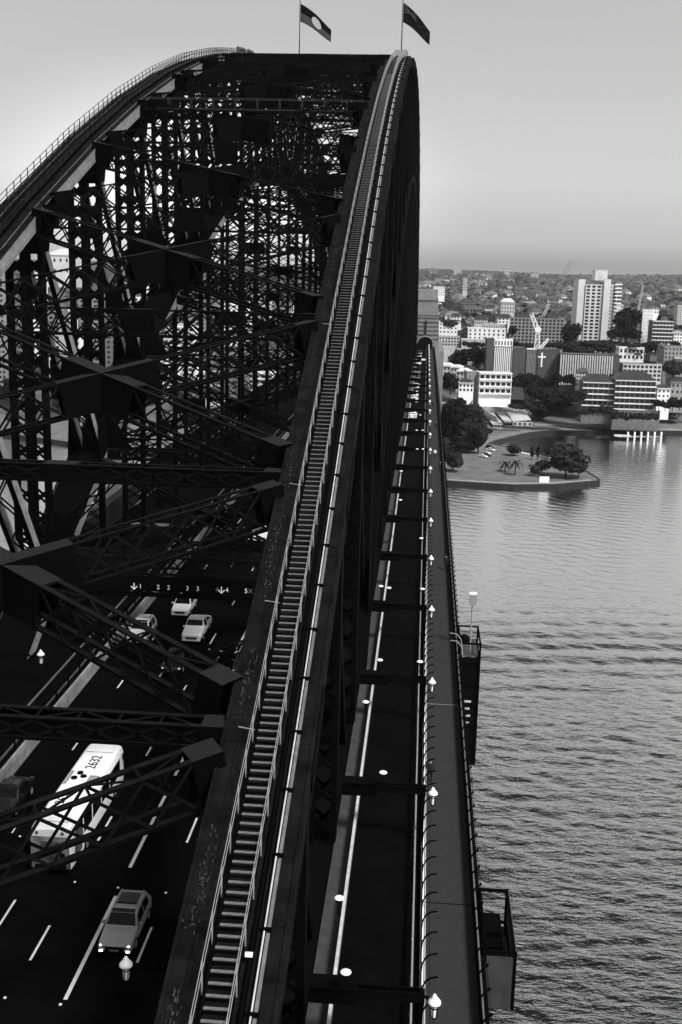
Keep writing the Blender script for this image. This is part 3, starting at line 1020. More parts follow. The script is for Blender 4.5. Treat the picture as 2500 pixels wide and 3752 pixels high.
def union_emblem(t, P):
    mb = MB()
    for (a, b) in (((.02, .05), (.46, .46)), ((.02, .46), (.46, .05)), ((.24, .02), (.24, .5)), ((.02, .26), (.47, .26))):
        pa, pb = Vector(P(*a)), Vector(P(*b))
        for s in (-.08, .08): mb.beam(pa + Vector((0, s, 0)), pb + Vector((0, s, 0)), .03, .25, (0, 0, 1))
    mb.build('canton_cross', FL, t)
    for k, (u, v) in enumerate(((.24, .75), (.75, .2), (.75, .8), (.63, .45), (.87, .42))):
        c = Vector(P(u, v)); mb = MB()
        for s in (-.1, .1):
            pts = [(c.x + (.25 if j % 2 else .1) * math.cos(math.pi * j / 7), c.y + s, c.z + (.25 if j % 2 else .1) * math.sin(math.pi * j / 7)) for j in range(14)]
            mb.prism(pts, (0, .01, 0))
        mb.build('star', FL, t)
pt = at(1100, 14, 283); flag(pt.x, 283, pt.z, 8.2, 4.0, [('black_half', lambda u, v: v < .5, FB), ('grey_half', lambda u, v: v >= .5, FG)],
     'flag of two horizontal halves with a pale disc, flying above the middle of the trusses', 5.6, sun_emblem)
pt = at(1477, 10, 275); flag(pt.x, 275, pt.z, 7.0, 4.2, [('field', lambda u, v: True, FD)],
     'dark flag with a crossed canton and stars, on the mast above the near arch', 6.0, union_emblem)

# ------------------------------------------------------------------ vehicles
def car_body(L, Wd, H, kind='suv'):
    """stations along y: front at -L/2 ... rear at +L/2; returns MB of the painted shell"""
    h = Wd / 2
    if kind == 'suv':
        st = [(-.5, .86, .32, .62, .66), (-.47, .97, .25, .70, .80), (-.30, 1, .24, .84, .95), (-.215, 1, .24, .90, 1.0),
              (-.10, 1, .24, .92, H * .93), (-.02, 1, .24, .92, H), (.25, 1, .24, .94, H - .01), (.38, 1, .24, .96, H - .08), (.45, .99, .26, .98, 1.2), (.49, .96, .32, .95, 1.0), (.5, .93, .38, .85, .88)]
    elif kind == 'sedan':
        st = [(-.5, .86, .30, .58, .60), (-.47, .97, .24, .64, .72), (-.28, 1, .22, .78, .86), (-.2, 1, .22, .84, .92), (-.08, 1, .22, .86, H * .95),
              (.0, 1, .22, .86, H), (.18, 1, .22, .88, H - .02), (.34, 1, .22, .9, 1.0), (.46, .98, .26, .88, .96), (.5, .93, .34, .8, .84)]
    else:
        st = [(-.5, .88, .40, .7, .75), (-.47, .97, .34, .8, .92), (-.28, 1, .32, .95, 1.1), (-.20, 1, .32, 1.0, 1.2), (-.12, 1, .32, 1.02, H - .05),
              (-.05, 1, .32, 1.02, H), (.10, 1, .32, 1.02, H), (.14, 1, .32, 1.02, 1.05), (.2, 1, .32, 1.02, 1.03), (.49, 1, .32, 1.02, 1.03), (.5, .98, .4, .98, 1.0)]
    vs, fs = [], []
    for y, wf, zl, zs, zt in st:
        ww = h * wf
        k = max(0, (zt - zs)) / max(H - zs, .01)
        tw = ww * (1 - .22 * min(1, k) - .04)
        pts = [(ww * .9, zl), (ww, zl + .18), (ww, zs - .1), (ww * .97, zs), (tw + .03, zt - .06), (tw - .08, zt)]
        ring = [(x, y * L, z) for x, z in pts] + [(-x, y * L, z) for x, z in pts[::-1]]
        vs += ring
    n = 12
    for k in range(len(st) - 1):
        for i in range(n):
            j = (i + 1) % n
            fs.append((k * n + i, (k + 1) * n + i, (k + 1) * n + j, k * n + j))
    fs.append(tuple(range(n))); fs.append(tuple((len(st) - 1) * n + i for i in range(n))[::-1])
    mb = MB(); mb.add(vs, fs)
    return mb, st
def make_car(loc, rz, label, paint, kind='suv', L=4.5, Wd=1.85, H=1.65, lights=False, roofglass=False, group=None, cat='car', small=False):
    t = empty('car' if kind != 'pickup' else 'pickup_truck', loc, rz, label=label, category=cat, group=group)
    mb, st = car_body(L, Wd, H, kind)
    body = local(mb, 'body', paint, t, smooth=False)
    bv = body.modifiers.new('b', 'BEVEL'); bv.width = .04; bv.segments = 2; bv.limit_method = 'ANGLE'; bv.angle_limit = R(25)
    h = Wd / 2
    def row(y):
        for a, b in zip(st, st[1:]):
            if a[0] <= y <= b[0]:
                f = (y - a[0]) / (b[0] - a[0]); return [a[k] + (b[k] - a[k]) * f for k in range(5)]
        return st[-1]
    def side(y, f, off=.012):
        r = row(y); ww = h * r[1]; k = max(0, (r[4] - r[3])) / max(H - r[3], .01); tw = ww * (1 - .22 * min(1, k) - .04)
        x0, z0, x1, z1 = ww * .97, r[3], tw + .03, r[4] - .06
        return (x0 + (x1 - x0) * f + off, y * L, z0 + (z1 - z0) * f + off * .4)
    # side windows
    y0, y1, ym = (-.13, .36, .12) if kind == 'suv' else ((-.11, .26, .08) if kind == 'sedan' else (-.12, .09, .0))
    for s in (1, -1):
        for a, b in (((y0, ym - .012), (ym + .012, y1)) if kind != 'pickup' else ((y0, y1),)):
            q = [side(a, .1), side(b, .1), side(b - (.03 if b == y1 else 0), .86), side(max(a, y0 + .035), .86)]
            g = MB(); g.add([(s * p[0], p[1], p[2]) for p in q], [(0, 1, 2, 3) if s > 0 else (3, 2, 1, 0)]); local(g, 'side_window', DARKGL, t)
    # windscreen and rear glass follow the shell
    def across(ya, yb, name, shrink=.86):
        ra, rb = row(ya), row(yb)
        def tw(r):
            ww = h * r[1]; k = max(0, (r[4] - r[3])) / max(H - r[3], .01); return ww * (1 - .22 * min(1, k) - .04) - .06
        g = MB(); o = .02
        sg = -1 if yb > ya else 1
        g.add([(-tw(ra) * 1.0, ya * L, ra[4] + o), (tw(ra) * 1.0, ya * L, ra[4] + o), (tw(rb), yb * L, rb[4] + o), (-tw(rb), yb * L, rb[4] + o)], [(0, 1, 2, 3)])
        return local(g, name, DARKGL, t)
    if kind == 'suv':
        across(-.205, -.105, 'windscreen'); across(-.10, -.045, 'windscreen_top')
        g = MB(); g.add([(-h * .72, .452 * L, 1.12), (h * .72, .452 * L, 1.12), (h * .66, .40 * L, H - .2), (-h * .66, .40 * L, H - .2)], [(0, 1, 2, 3)])
        for v in range(len(g.v)): g.v[v] = (g.v[v][0], g.v[v][1] + .07, g.v[v][2] + .05)
        local(g, 'rear_window', DARKGL, t)
    elif kind == 'sedan':
        across(-.195, -.085, 'windscreen'); across(.2, .335, 'rear_window')
    else:
        across(-.195, -.13, 'windscreen')
        local(MB().box(-h * .6, .135 * L, 1.15, h * .6, .142 * L, H - .2), 'rear_window', DARKGL, t)
        local(MB().box(-h * .86, .17 * L, .98, h * .86, .47 * L, 1.045), 'load_bed', BLACK, t)
        local(MB().box(-h, .16 * L, 1.03, -h * .9, .49 * L, 1.12).box(h * .9, .16 * L, 1.03, h, .49 * L, 1.12), 'bed_rail', paint, t)
        local(MB().box(-h * .5, .2 * L, 1.05, h * .4, .42 * L, 1.3).box(-h * .8, .45 * L, 1.06, h * .8, .52 * L, 1.14), 'cargo_box', WHITED, t)
        local(MB().box(-h * .85, .502 * L, .5, h * .85, .508 * L, .9), 'tailgate', DARKGL, t)
    if roofglass:
        local(MB().box(-h * .58, .07 * L, H - .005, h * .58, .30 * L, H + .012), 'sunroof', mat('tinted_roof', .035, rough=.3), t)
        local(MB().box(-h * .6, .045 * L, H - .005, h * .6, .068 * L, H + .014), 'roof_band', BLACK, t)
    if kind == 'suv':
        for s in (1, -1):
            local(MB().beam((s * h * .66, -.02 * L, H + .04), (s * h * .66, .36 * L, H + .02), .04, .05), 'roof_rail', GALV, t)
    for s in (1, -1):
        for yy in (-.31, .31):
            wl = local(MB().tube((s * (h - .22), yy * L, .34), (s * (h + .01), yy * L, .34), .34, 16), 'wheel', BLACK, t)
            local(MB().tube((s * (h + .005), yy * L, .34), (s * (h + .02), yy * L, .34), .21, 10), 'rim', GALV, wl)
        local(MB().box(s * h if s > 0 else -h - .2, -.16 * L, .98, h + .2 if s > 0 else -h, -.135 * L, 1.12), 'mirror', paint, t)
        hl = MB().lathe((s * h * .78, -.475 * L, .60), [(.02, -.02), (.10, .0), (.12, .07), (.05, .12)], 10)
        local(hl, 'headlight', mat('lit_headlight', .8, emit=3.0) if lights else GLASSP, t)
        local(MB().box(s * h * .72 - .14, .495 * L, .8, s * h * .72 + .14, .505 * L, .92), 'tail_light', mat('tail_lens', .12, rough=.2), t)
        if lights: local(MB().box(s * h * .78 - .1, -.512 * L, .36, s * h * .78 + .1, -.50 * L, .44), 'fog_light', mat('lit_headlight', .8), t)
    local(MB().box(-h * .55, -.506 * L, .42, h * .55, -.495 * L, .60), 'grille', BLACK, t)
    local(MB().box(-h * .9, -.512 * L, .26, h * .9, -.49 * L, .40), 'bumper', BLACK if lights else paint, t)
    local(MB().box(-.24, -.52 * L, .42, .24, -.512 * L, .52), 'number_plate', mat('plate', .12), t)
    local(MB().box(-h * .9, .49 * L, .3, h * .9, .512 * L, .5), 'bumper', paint, t)
    return t
SILV = mat('silver_car_paint', .3, rough=.35, spec=.6, metal=.2, coat=.3)
CWH = mat('white_car_paint', .82, rough=.3, spec=.5, coat=.3)
CBK = mat('black_car_paint', .008, rough=.2, spec=.6, coat=.4)
make_car((-14.62, 52.3, zd(52.3)), 0, 'silver four wheel drive with lit headlights and dark roof glass, driving towards the lookout', SILV, 'suv', 4.4, 1.8, 1.62, lights=True, roofglass=True)
make_car((-23.25, 106.8, zd(106.8)), 0, 'white hatchback seen from behind in the lane beyond the pickup', CWH, 'suv', 4.3, 1.8, 1.6)
make_car((-20.55, 99.9, zd(99.9)), 0, 'white pickup truck with a loaded tray seen from behind', CWH, 'pickup', 5.2, 1.9, 1.8, cat='pickup truck')
make_car((-25.5, 98.6, zd(98.6)), 0, 'white van roofed car partly hidden by the crossed bracing next to the railway barrier', CWH, 'suv', 4.6, 1.85, 1.75)
make_car((-25.75, 65.3, zd(65.3)), 0, 'dark car with bright reflections at the left edge, left of the bus', CBK, 'sedan', 4.6, 1.85, 1.45)
make_car((-15.0, 106.3, zd(106.3)), 0, 'black car with a pale bonnet edge in the kerb lane near the gantry', CBK, 'sedan', 4.7, 1.85, 1.45, lights=True)
make_car((-14.5, 91.6, zd(91.6)), 0, 'black car close under the near arch, behind the first cross strut', CBK, 'suv', 4.7, 1.85, 1.55, lights=False)
make_car((-20.6, 91.3, zd(91.3)), 0, 'dark car following the pickup truck, half hidden by a brace', CBK, 'sedan', 4.6, 1.8, 1.45)
make_car((-19.9, 138, zd(138)), 0, 'white car on the main road beyond the gantry', CWH, 'suv', 4.5, 1.85, 1.6, group='cars far along the main road')
make_car((-14.6, 128, zd(128)), 0, 'dark car far along the main road near the arch', CBK, 'sedan', 4.5, 1.85, 1.45, group='cars far along the main road')
make_car((-20.2, 165, zd(165)), 0, 'pale car far along the main road', CWH, 'sedan', 4.5, 1.85, 1.45, group='cars far along the main road')
random.seed(5)
ec = []
for k, (px, py, m_) in enumerate(((1516, 1463, CWH), (1524, 1412, CWH), (1488, 1440, CWH), (1520, 1382, SILV), (1508, 1385, CWH), (1546, 1315, CWH), (1512, 1345, CBK), (1535, 1300, CWH), (1476, 1518, CWH), (1540, 1290, SILV), (1525, 1330, CWH), (1530, 1362, SILV))):
    d = ray(px, py); tt = 30 / -d.z
    for _ in range(60): tt = .5 * tt + .5 * (zd(tt * d.y) + .8 - ZC) / d.z
    x, y = d.x * tt, d.y * tt
    if y > 530: continue
    x = -2.2 if x < -1.3 else -.6
    if any(abs(y - b) < 6 and abs(x - a) < 1 for a, b in ec): continue
    ec.append((x, y))
    make_car((x, y, zd(y)), math.pi, 'small %s car queueing far down the outer road' % ('white' if m_ == CWH else 'silver' if m_ == SILV else 'black'), m_, 'sedan' if k % 2 else 'suv', 4.4, 1.7, 1.5, group='cars queueing on the outer road')

# bus ---------------------------------------------------------------
bx, by0, by1 = -20.35, 57.3, 68.9
bL = by1 - by0
bus = empty('city_bus', (bx, (by0 + by1) / 2, zd(63)), R(0), label='long white city bus with 2632 on its roof, driving away in the middle lane', category='bus')
bus.rotation_euler.x = math.atan((zd(by1) - zd(by0)) / bL)
hb, hl, hh = 1.22, bL / 2, 3.05
mb = MB()
prof = [(-1.19, .45), (-1.22, .9), (-1.22, 2.6), (-1.12, 2.93), (-.95, 3.03), (0, 3.07), (.95, 3.03), (1.12, 2.93), (1.22, 2.6), (1.22, .9), (1.19, .45)]
sts = [(-hl, .93, -.14), (-hl + .18, .985, -.03), (-hl + .6, 1, 0), (hl - .9, 1, 0), (hl - .25, .985, -.03), (hl, .94, -.15)]
vs, fs = [], []
n = len(prof)
for y, s, dz in sts:
    vs += [(x * s, y, z + (dz if z > 2 else 0)) for x, z in prof]
for k in range(len(sts) - 1):
    for i in range(n):
        j = (i + 1) % n
        fs.append((k * n + i, k * n + j, (k + 1) * n + j, (k + 1) * n + i))
fs += [tuple(range(n))[::-1], tuple((len(sts) - 1) * n + i for i in range(n))]
mb.add(vs, fs)
local(mb, 'body', WHITE, bus)
local(MB().box(-.9, -hl + .7, 3.072, .9, -hl + .74, 3.09).box(-.9, hl - 1.6, 3.072, .9, hl - 1.57, 3.09), 'roof_seam', GALV, bus)
GREYP = mat('advert_grey', .20, rough=.7, var=.5, vscale=2.2)
GREYD = mat('advert_dark', .05, rough=.7, var=.9, vscale=3)
local(MB().box(-1.12, -hl - .02, 1.15, 1.12, -hl + .04, 2.5), 'rear_panel', GREYP, bus)
adv = local(MB().box(-.55, -hl - .035, .95, .52, -hl - .021, 2.2), 'rear_advert', GREYD, bus)
local(MB().prism([(-1.0, -hl - .03, .75), (1.0, -hl - .03, .75), (.8, -hl - .03, 1.3), (-.8, -hl - .03, 1.3)], (0, .02, 0)), 'bumper_panel', mat('bumper_grey', .1, rough=.7, var=.4), bus)
local(MB().box(-1.15, -hl - .015, .42, 1.15, -hl + .05, 1.14), 'lower_skirt', BLACK, bus)
for s in (-1, 1):
    for zz in (.62, .82):
        local(MB().tube((s * 1.02, -hl - .06, zz), (s * 1.02, -hl, zz), .1, 12), 'tail_light', mat('tail_lens', .12), bus)
    local(MB().box(s * .72 - .14, -hl - .045, 1.05, s * .72 + .14, -hl - .02, 1.5), 'rear_vent', BLACK, bus)
    local(MB().tube((s * .75, -hl - .04, 2.72), (s * .75, -hl + .1, 2.72), .1, 10), 'marker_light', mat('tail_lens', .12), bus)
local(MB().box(-.5, -hl - .07, .5, .35, -hl - .02, .62), 'number_plate', mat('plate', .12), bus)
for s in (-1, 1):
    for k, (a, b) in enumerate(((-hl + .9, -hl + 2.3), (-hl + 2.5, -hl + 4.1), (-hl + 4.3, -hl + 6.0), (-hl + 6.2, -hl + 7.9), (-hl + 8.1, hl - 1.2))):
        local(MB().box(s * 1.223 if s > 0 else -1.233, a, 1.45, 1.233 if s > 0 else -1.223, b, 2.5), 'side_window', DARKGL, bus)
    for yy in (-hl + 3.0, hl - 2.4):
        wl = local(MB().tube((s * .95, yy, .48), (s * 1.24, yy, .48), .5, 18), 'wheel', BLACK, bus)
        local(MB().tube((s * 1.235, yy, .48), (s * 1.25, yy, .48), .25, 12), 'hub', mat('hub_grey', .15), wl)
    local(MB().box(s * 1.22 if s > 0 else -1.5, hl - .5, 2.1, 1.5 if s > 0 else -1.22, hl - .3, 2.5), 'mirror', BLACK, bus)
# side advert wrap
local(MB().add([(1.236, -hl + .55, .75), (1.236, -hl + 2.0, .75), (1.236, -hl + 2.3, 2.2), (1.236, -hl + .9, 2.4)], [(0, 1, 2, 3)]), 'side_advert', GREYD, bus)
text('2632', 'roof_number', BLACK, bus, (.1, hl - 3.1, 3.085), (0, 0, R(90)), .95)
text('2632', 'roof_number', BLACK, bus, (-.35, -hl + 3.6, 3.085), (0, 0, R(90)), .8)
for k, (x, y) in enumerate(((-.32, hl - 4.7), (.02, hl - 5.15), (-.5, hl - 5.4))):
    local(MB().lathe((x, y, 3.05), [(.2, 0), (.2, .1), (.1, .13)], 12), 'roof_vent', BLACK, bus)
local(MB().box(-1.0, hl - 6.2, 3.03, -.78, hl - 4.4, 3.08), 'roof_duct', GALV, bus)
local(MB().box(.4, hl - 5.9, 3.05, 1.0, hl - 5.0, 3.12), 'roof_hatch', GALV, bus)
# train on the track beyond the far truss
tr = empty('train', (-41.3, 100, zd(100) + .1), label='dark train with two pale roof boxes, seen through the far truss', category='train')
for k in range(3):
    y0 = 92 + k * 20.5
    cr_ = MB(); cr_.prism([(-42.8, y0, zd(y0) + .9), (-39.8, y0, zd(y0) + .9), (-39.8, y0, zd(y0) + 3.6), (-40.3, y0, zd(y0) + 4.2), (-42.3, y0, zd(y0) + 4.2), (-42.8, y0, zd(y0) + 3.6)], (0, 20, .3))
    cc = cr_.build('carriage', mat('train_paint', .02, rough=.4), tr)
    for j in range(2): MB().box(-41.9, y0 + .3 + j * 1.5, zd(y0) + 4.2, -40.7, y0 + 1.3 + j * 1.5, zd(y0) + 4.5).build('roof_box', WHITED, cc)

# ------------------------------------------------------------------ people
def person_mesh(pose):
    vs = {}
    s = {'walk': (.22, -.2), 'stand': (.05, -.04), 'climb': (.28, -.12)}[pose]
    lift = .22 if pose == 'climb' else 0
    J = [((0, 0, .95), .15), ((0, .0, 1.15), .14), ((0, .01, 1.38), .17), ((0, .02, 1.50), .07), ((0, .04, 1.62), .10), ((0, .04, 1.72), .09),
         ((.1, 0, .90), .10), ((.11, s[0] * .6, .5 + lift), .075), ((.11, s[0] * .8, .08 + lift), .045), ((.11, s[0] * .8 + .17, .03 + lift), .04),
         ((-.1, 0, .90), .10), ((-.11, s[1] * .3, .5), .075), ((-.11, s[1], .08), .045), ((-.11, s[1] + .17, .03), .04),
         ((.2, .01, 1.42), .07), ((.27, -.1, 1.15), .05), ((.25, .05, .92), .04), ((.24, .12, .84), .035),
         ((-.2, .01, 1.42), .07), ((-.27, .08, 1.15), .05), ((-.24, .22, .98), .04), ((-.23, .29, .92), .035)]
    E_ = [(0, 1), (1, 2), (2, 3), (3, 4), (4, 5), (0, 6), (6, 7), (7, 8), (8, 9), (0, 10), (10, 11), (11, 12), (12, 13), (2, 14), (14, 15), (15, 16), (16, 17), (2, 18), (18, 19), (19, 20), (20, 21)]
    me = bpy.data.meshes.new('person')
    me.from_pydata([j[0] for j in J], E_, [])
    return me, [j[1] for j in J]
def cloth(name, shirt, trousers, hair=.01):
    m = bpy.data.materials.new(name); m.use_nodes = True; t = m.node_tree; b = t.nodes['Principled BSDF']
    b.inputs['Roughness'].default_value = .85
    c = N(t, 'ShaderNodeTexCoord'); sp = N(t, 'ShaderNodeSeparateXYZ'); t.links.new(c.outputs['Object'], sp.inputs[0])
    mr_ = N(t, 'ShaderNodeMapRange'); mr_.inputs[1].default_value = 0; mr_.inputs[2].default_value = 1.8; t.links.new(sp.outputs['Z'], mr_.inputs[0])
    r = N(t, 'ShaderNodeValToRGB'); r.color_ramp.interpolation = 'CONSTANT'
    e = r.color_ramp.elements
    e[0].position = 0; e[0].color = (.01, .01, .01, 1)
    e[1].position = .05; e[1].color = (trousers,) * 3 + (1,)
    for p, v in ((.53, shirt), (.835, .25), (.92, hair)):
        x = e.new(p); x.color = (v, v, v, 1)
    t.links.new(mr_.outputs[0], r.inputs[0]); t.links.new(r.outputs[0], b.inputs['Base Color'])
    return m
C_DARK, C_WHITE, C_GREY = cloth('dark_clothes', .003, .003, .002), cloth('white_shirt_dark_trousers', .8, .02), cloth('grey_overall', .06, .05, .02)
PM = {}
def person(pose, loc, rz, m_, label, group=None):
    key = (pose, m_.name)
    if key not in PM:
        me, rad = person_mesh(pose); me.materials.append(m_)
        tmp = bpy.data.objects.new('person', me); COL.objects.link(tmp)
        tmp.modifiers.new('skin', 'SKIN')
        for k, r_ in enumerate(rad): me.skin_vertices[0].data[k].radius = (r_, r_)
        me.skin_vertices[0].data[0].use_root = True
        ss = tmp.modifiers.new('sub', 'SUBSURF'); ss.levels = 1; ss.render_levels = 1
        bpy.context.view_layer.update()
        new = bpy.data.meshes.new_from_object(tmp.evaluated_get(bpy.context.evaluated_depsgraph_get()))
        bpy.data.objects.remove(tmp)
        if not new.materials: new.materials.append(m_)
        PM[key] = new
    o = bpy.data.objects.new('person', PM[key]); COL.objects.link(o)
    o.location = loc; o.rotation_euler = (0, 0, rz)
    return tag(o, label, 'person', group)
def on_walk(x, y): return (x, y, zd(y) + .14)
person('walk', on_walk(1.45, 71.4), 0, C_DARK, 'person in dark clothes walking away close to the curved fence posts')
person('walk', on_walk(3.35, 126.2), math.pi, C_DARK, 'person in dark clothes leaning along the harbour side rail of the footpath')
person('stand', on_walk(2.5, 203.0), 0, C_WHITE, 'person in a white shirt and dark trousers on the footpath')
person('walk', on_walk(3.05, 241.5), 0, C_DARK, 'dark clothed walker far ahead near the harbour side rail')
person('walk', on_walk(2.5, 281), math.pi, C_DARK, 'distant walker on the right half of the footpath', 'distant walkers')
person('walk', on_walk(1.6, 293), math.pi, C_DARK, 'distant walker close to the row of lanterns', 'distant walkers')
person('walk', on_walk(3.3, 190), 0, C_DARK, 'dark clothed person passing beside the harbour side rail')
random.seed(3)
for k in range(10):
    y = 214 + k * 1.9
    o = person('climb' if k % 2 else 'stand', chord_pt(XW, y, random.uniform(-.2, .25), .3), random.uniform(-.5, .5), C_GREY, 'climber in a grey overall in the line at the top of the far arch', 'climbers on the far arch')
for k in range(4):
    y = 222 + k * 2.6
    person('climb', chord_pt(XE, y, .2 * (-1) ** k, .35), 0, C_GREY, 'climber in a grey overall at the crest of the near arch', 'climbers on the near arch')

# ------------------------------------------------------------------ harbour, land
def water_mat():
    m = bpy.data.materials.new('harbour_water'); m.use_nodes = True; t = m.node_tree; b = t.nodes['Principled BSDF']
    c = N(t, 'ShaderNodeTexCoord')
    def layer(scale, rot, sx, sy, detail):
        mp_ = N(t, 'ShaderNodeMapping'); mp_.inputs['Rotation'].default_value = (0, 0, rot); mp_.inputs['Scale'].default_value = (sx, sy, 1)
        t.links.new(c.outputs['Object'], mp_.inputs[0])
        n = N(t, 'ShaderNodeTexNoise'); n.inputs['Scale'].default_value = scale; n.inputs['Detail'].default_value = detail; n.inputs['Roughness'].default_value = .55
        t.links.new(mp_.outputs[0], n.inputs[0]); return n.outputs[0]
    a = layer(.16, R(8), .32, 1.0, 3)
    b2 = layer(.55, R(-12), .45, 1.0, 4)
    big = layer(.006, 0, 1, 1, 2)
    def math_(op, x, y):
        n = N(t, 'ShaderNodeMath', operation=op)
        for k, v in enumerate((x, y)):
            if isinstance(v, (int, float)): n.inputs[k].default_value = v
            else: t.links.new(v, n.inputs[k])
        return n.outputs[0]
    # long wake swell crossing the middle distance
    mp_ = N(t, 'ShaderNodeMapping'); mp_.inputs['Rotation'].default_value = (0, 0, R(6))
    t.links.new(c.outputs['Object'], mp_.inputs[0])
    wv = N(t, 'ShaderNodeTexWave', bands_direction='Y'); wv.inputs['Scale'].default_value = .045; wv.inputs['Distortion'].default_value = 2.2; wv.inputs['Detail'].default_value = 2; wv.inputs['Detail Scale'].default_value = .25
    t.links.new(mp_.outputs[0], wv.inputs[0])
    sp = N(t, 'ShaderNodeSeparateXYZ'); t.links.new(mp_.outputs[0], sp.inputs[0])
    d = math_('ABSOLUTE', math_('SUBTRACT', sp.outputs['Y'], 262), 0)
    env = N(t, 'ShaderNodeMapRange', interpolation_type='SMOOTHSTEP'); env.inputs[1].default_value = 60; env.inputs[2].default_value = 5; env.inputs[3].default_value = 0; env.inputs[4].default_value = 1
    t.links.new(d, env.inputs[0])
    h = math_('ADD', math_('MULTIPLY', a, .16), math_('ADD', math_('MULTIPLY', b2, .42), math_('MULTIPLY', layer(1.5, R(-18), .45, 1.0, 4), .2)))
    h = math_('MULTIPLY', h, math_('ADD', math_('MULTIPLY', big, 1.0), .45))
    h = math_('ADD', h, math_('MULTIPLY', math_('MULTIPLY', wv.outputs['Fac'], env.outputs[0]), .0))
    cal = N(t, 'ShaderNodeMapRange', interpolation_type='SMOOTHSTEP'); cal.inputs[1].default_value = 70; cal.inputs[2].default_value = 400; cal.inputs[3].default_value = 1.9; cal.inputs[4].default_value = .3
    t.links.new(sp.outputs['Y'], cal.inputs[0]); h = math_('MULTIPLY', h, cal.outputs[0])
    bp = N(t, 'ShaderNodeBump'); bp.inputs['Strength'].default_value = .9; bp.inputs['Distance'].default_value = 1.0
    t.links.new(h, bp.inputs['Height'])
    # silty water: strong mirror reflection at grazing angles, dark body when looked into
    t.nodes.remove(b)
    di = N(t, 'ShaderNodeBsdfDiffuse'); di.inputs[0].default_value = (.008, .008, .008, 1)
    go = N(t, 'ShaderNodeBsdfAnisotropic'); go.inputs['Color'].default_value = (.97, .97, .97, 1); go.inputs['Roughness'].default_value = .12
    lw = N(t, 'ShaderNodeLayerWeight'); lw.inputs[0].default_value = .5
    t.links.new(bp.outputs[0], lw.inputs['Normal']); t.links.new(bp.outputs[0], go.inputs['Normal']); t.links.new(bp.outputs[0], di.inputs['Normal'])
    mr_ = N(t, 'ShaderNodeMapRange'); mr_.inputs[1].default_value = .36; mr_.inputs[2].default_value = .63; mr_.inputs[3].default_value = 0; mr_.inputs[4].default_value = 1
    t.links.new(lw.outputs['Facing'], mr_.inputs[0])
    fac = math_('POWER', mr_.outputs[0], 1.7)
    mx = N(t, 'ShaderNodeMixShader'); t.links.new(fac, mx.inputs[0]); t.links.new(di.outputs[0], mx.inputs[1]); t.links.new(go.outputs[0], mx.inputs[2])
    t.links.new(mx.outputs[0], [n for n in t.nodes if n.type == 'OUTPUT_MATERIAL'][0].inputs[0])
    return m
import numpy as np
def water_mesh():
    xs = list(np.arange(-240, -4, 6.0)) + list(np.arange(-2, 60, .62)) + list(np.arange(60, 150, .85)) + list(np.arange(150, 330, 2.0))
    xs = [-9000, -3000, -1200, -500] + xs + [500, 1200, 3000, 9000]
    ys = [-2500, -600, -150, 0, 30]
    y = 50.0
    while y < 660: ys.append(y); y += max(.5, .0027 * y)
    ys += [700, 900, 2000, 16000]
    X, Y = np.meshgrid(np.array(xs), np.array(ys))
    rg = np.random.RandomState(4)
    Z = np.zeros_like(X)
    for k in range(60):
        lam = 1.6 * (6.5 / 1.6) ** rg.rand()
        th = math.radians(90 + rg.normal(0, 26) - (20 if k % 2 else 4))
        kx, ky = math.cos(th) * 2 * math.pi / lam, math.sin(th) * 2 * math.pi / lam
        ph = rg.rand() * 6.283
        amp = .0060 * lam
        g = .6 + .4 * np.sin(X * .011 * (1 + rg.rand()) + Y * .009 * (1 + rg.rand()) + rg.rand() * 6)
        arg = X * kx + Y * ky + ph
        Z += amp * g * (np.sin(arg) + .25 * np.cos(2 * arg))
    # wake swell: long parallel crests, slightly curved, in the middle distance
    c = 262 + .10 * (X - 40) - .0009 * (X - 40) ** 2
    d = Y - c
    Z += .52 * np.exp(-(d / 26) ** 2) * np.sin(2 * np.pi * d / 9.5 + .6 * np.sin(X * .05))
    Z += .07 * np.exp(-((d + 75) / 50) ** 2) * np.sin(2 * np.pi * (d + .1 * X) / 6.5)
    f = np.clip((X + 10) / 10, .0, 1) * np.clip((330 - X) / 80, 0, 1) * np.clip((660 - Y) / 60, 0, 1) * np.clip((Y - 40) / 20, 0, 1)
    f2 = 1.12 - .62 * np.clip((Y - 80) / 330, 0, 1)
    Z *= f * f2
    ny, nx = X.shape
    me = bpy.data.meshes.new('harbour_water')
    co = np.stack([X, Y, Z], -1).reshape(-1, 3).astype('f')
    i = np.arange(ny * nx).reshape(ny, nx)
    q = np.stack([i[:-1, :-1], i[:-1, 1:], i[1:, 1:], i[1:, :-1]], -1).reshape(-1, 4)
    me.vertices.add(len(co)); me.vertices.foreach_set('co', co.ravel())
    me.loops.add(q.size); me.loops.foreach_set('vertex_index', q.ravel().astype('i'))
    me.polygons.add(len(q)); me.polygons.foreach_set('loop_start', np.arange(0, q.size, 4, dtype='i'))
    me.update(calc_edges=True); me.validate()
    me.shade_smooth()
    return me
place(water_mesh(), 'harbour_water', water_mat(), kind='structure')

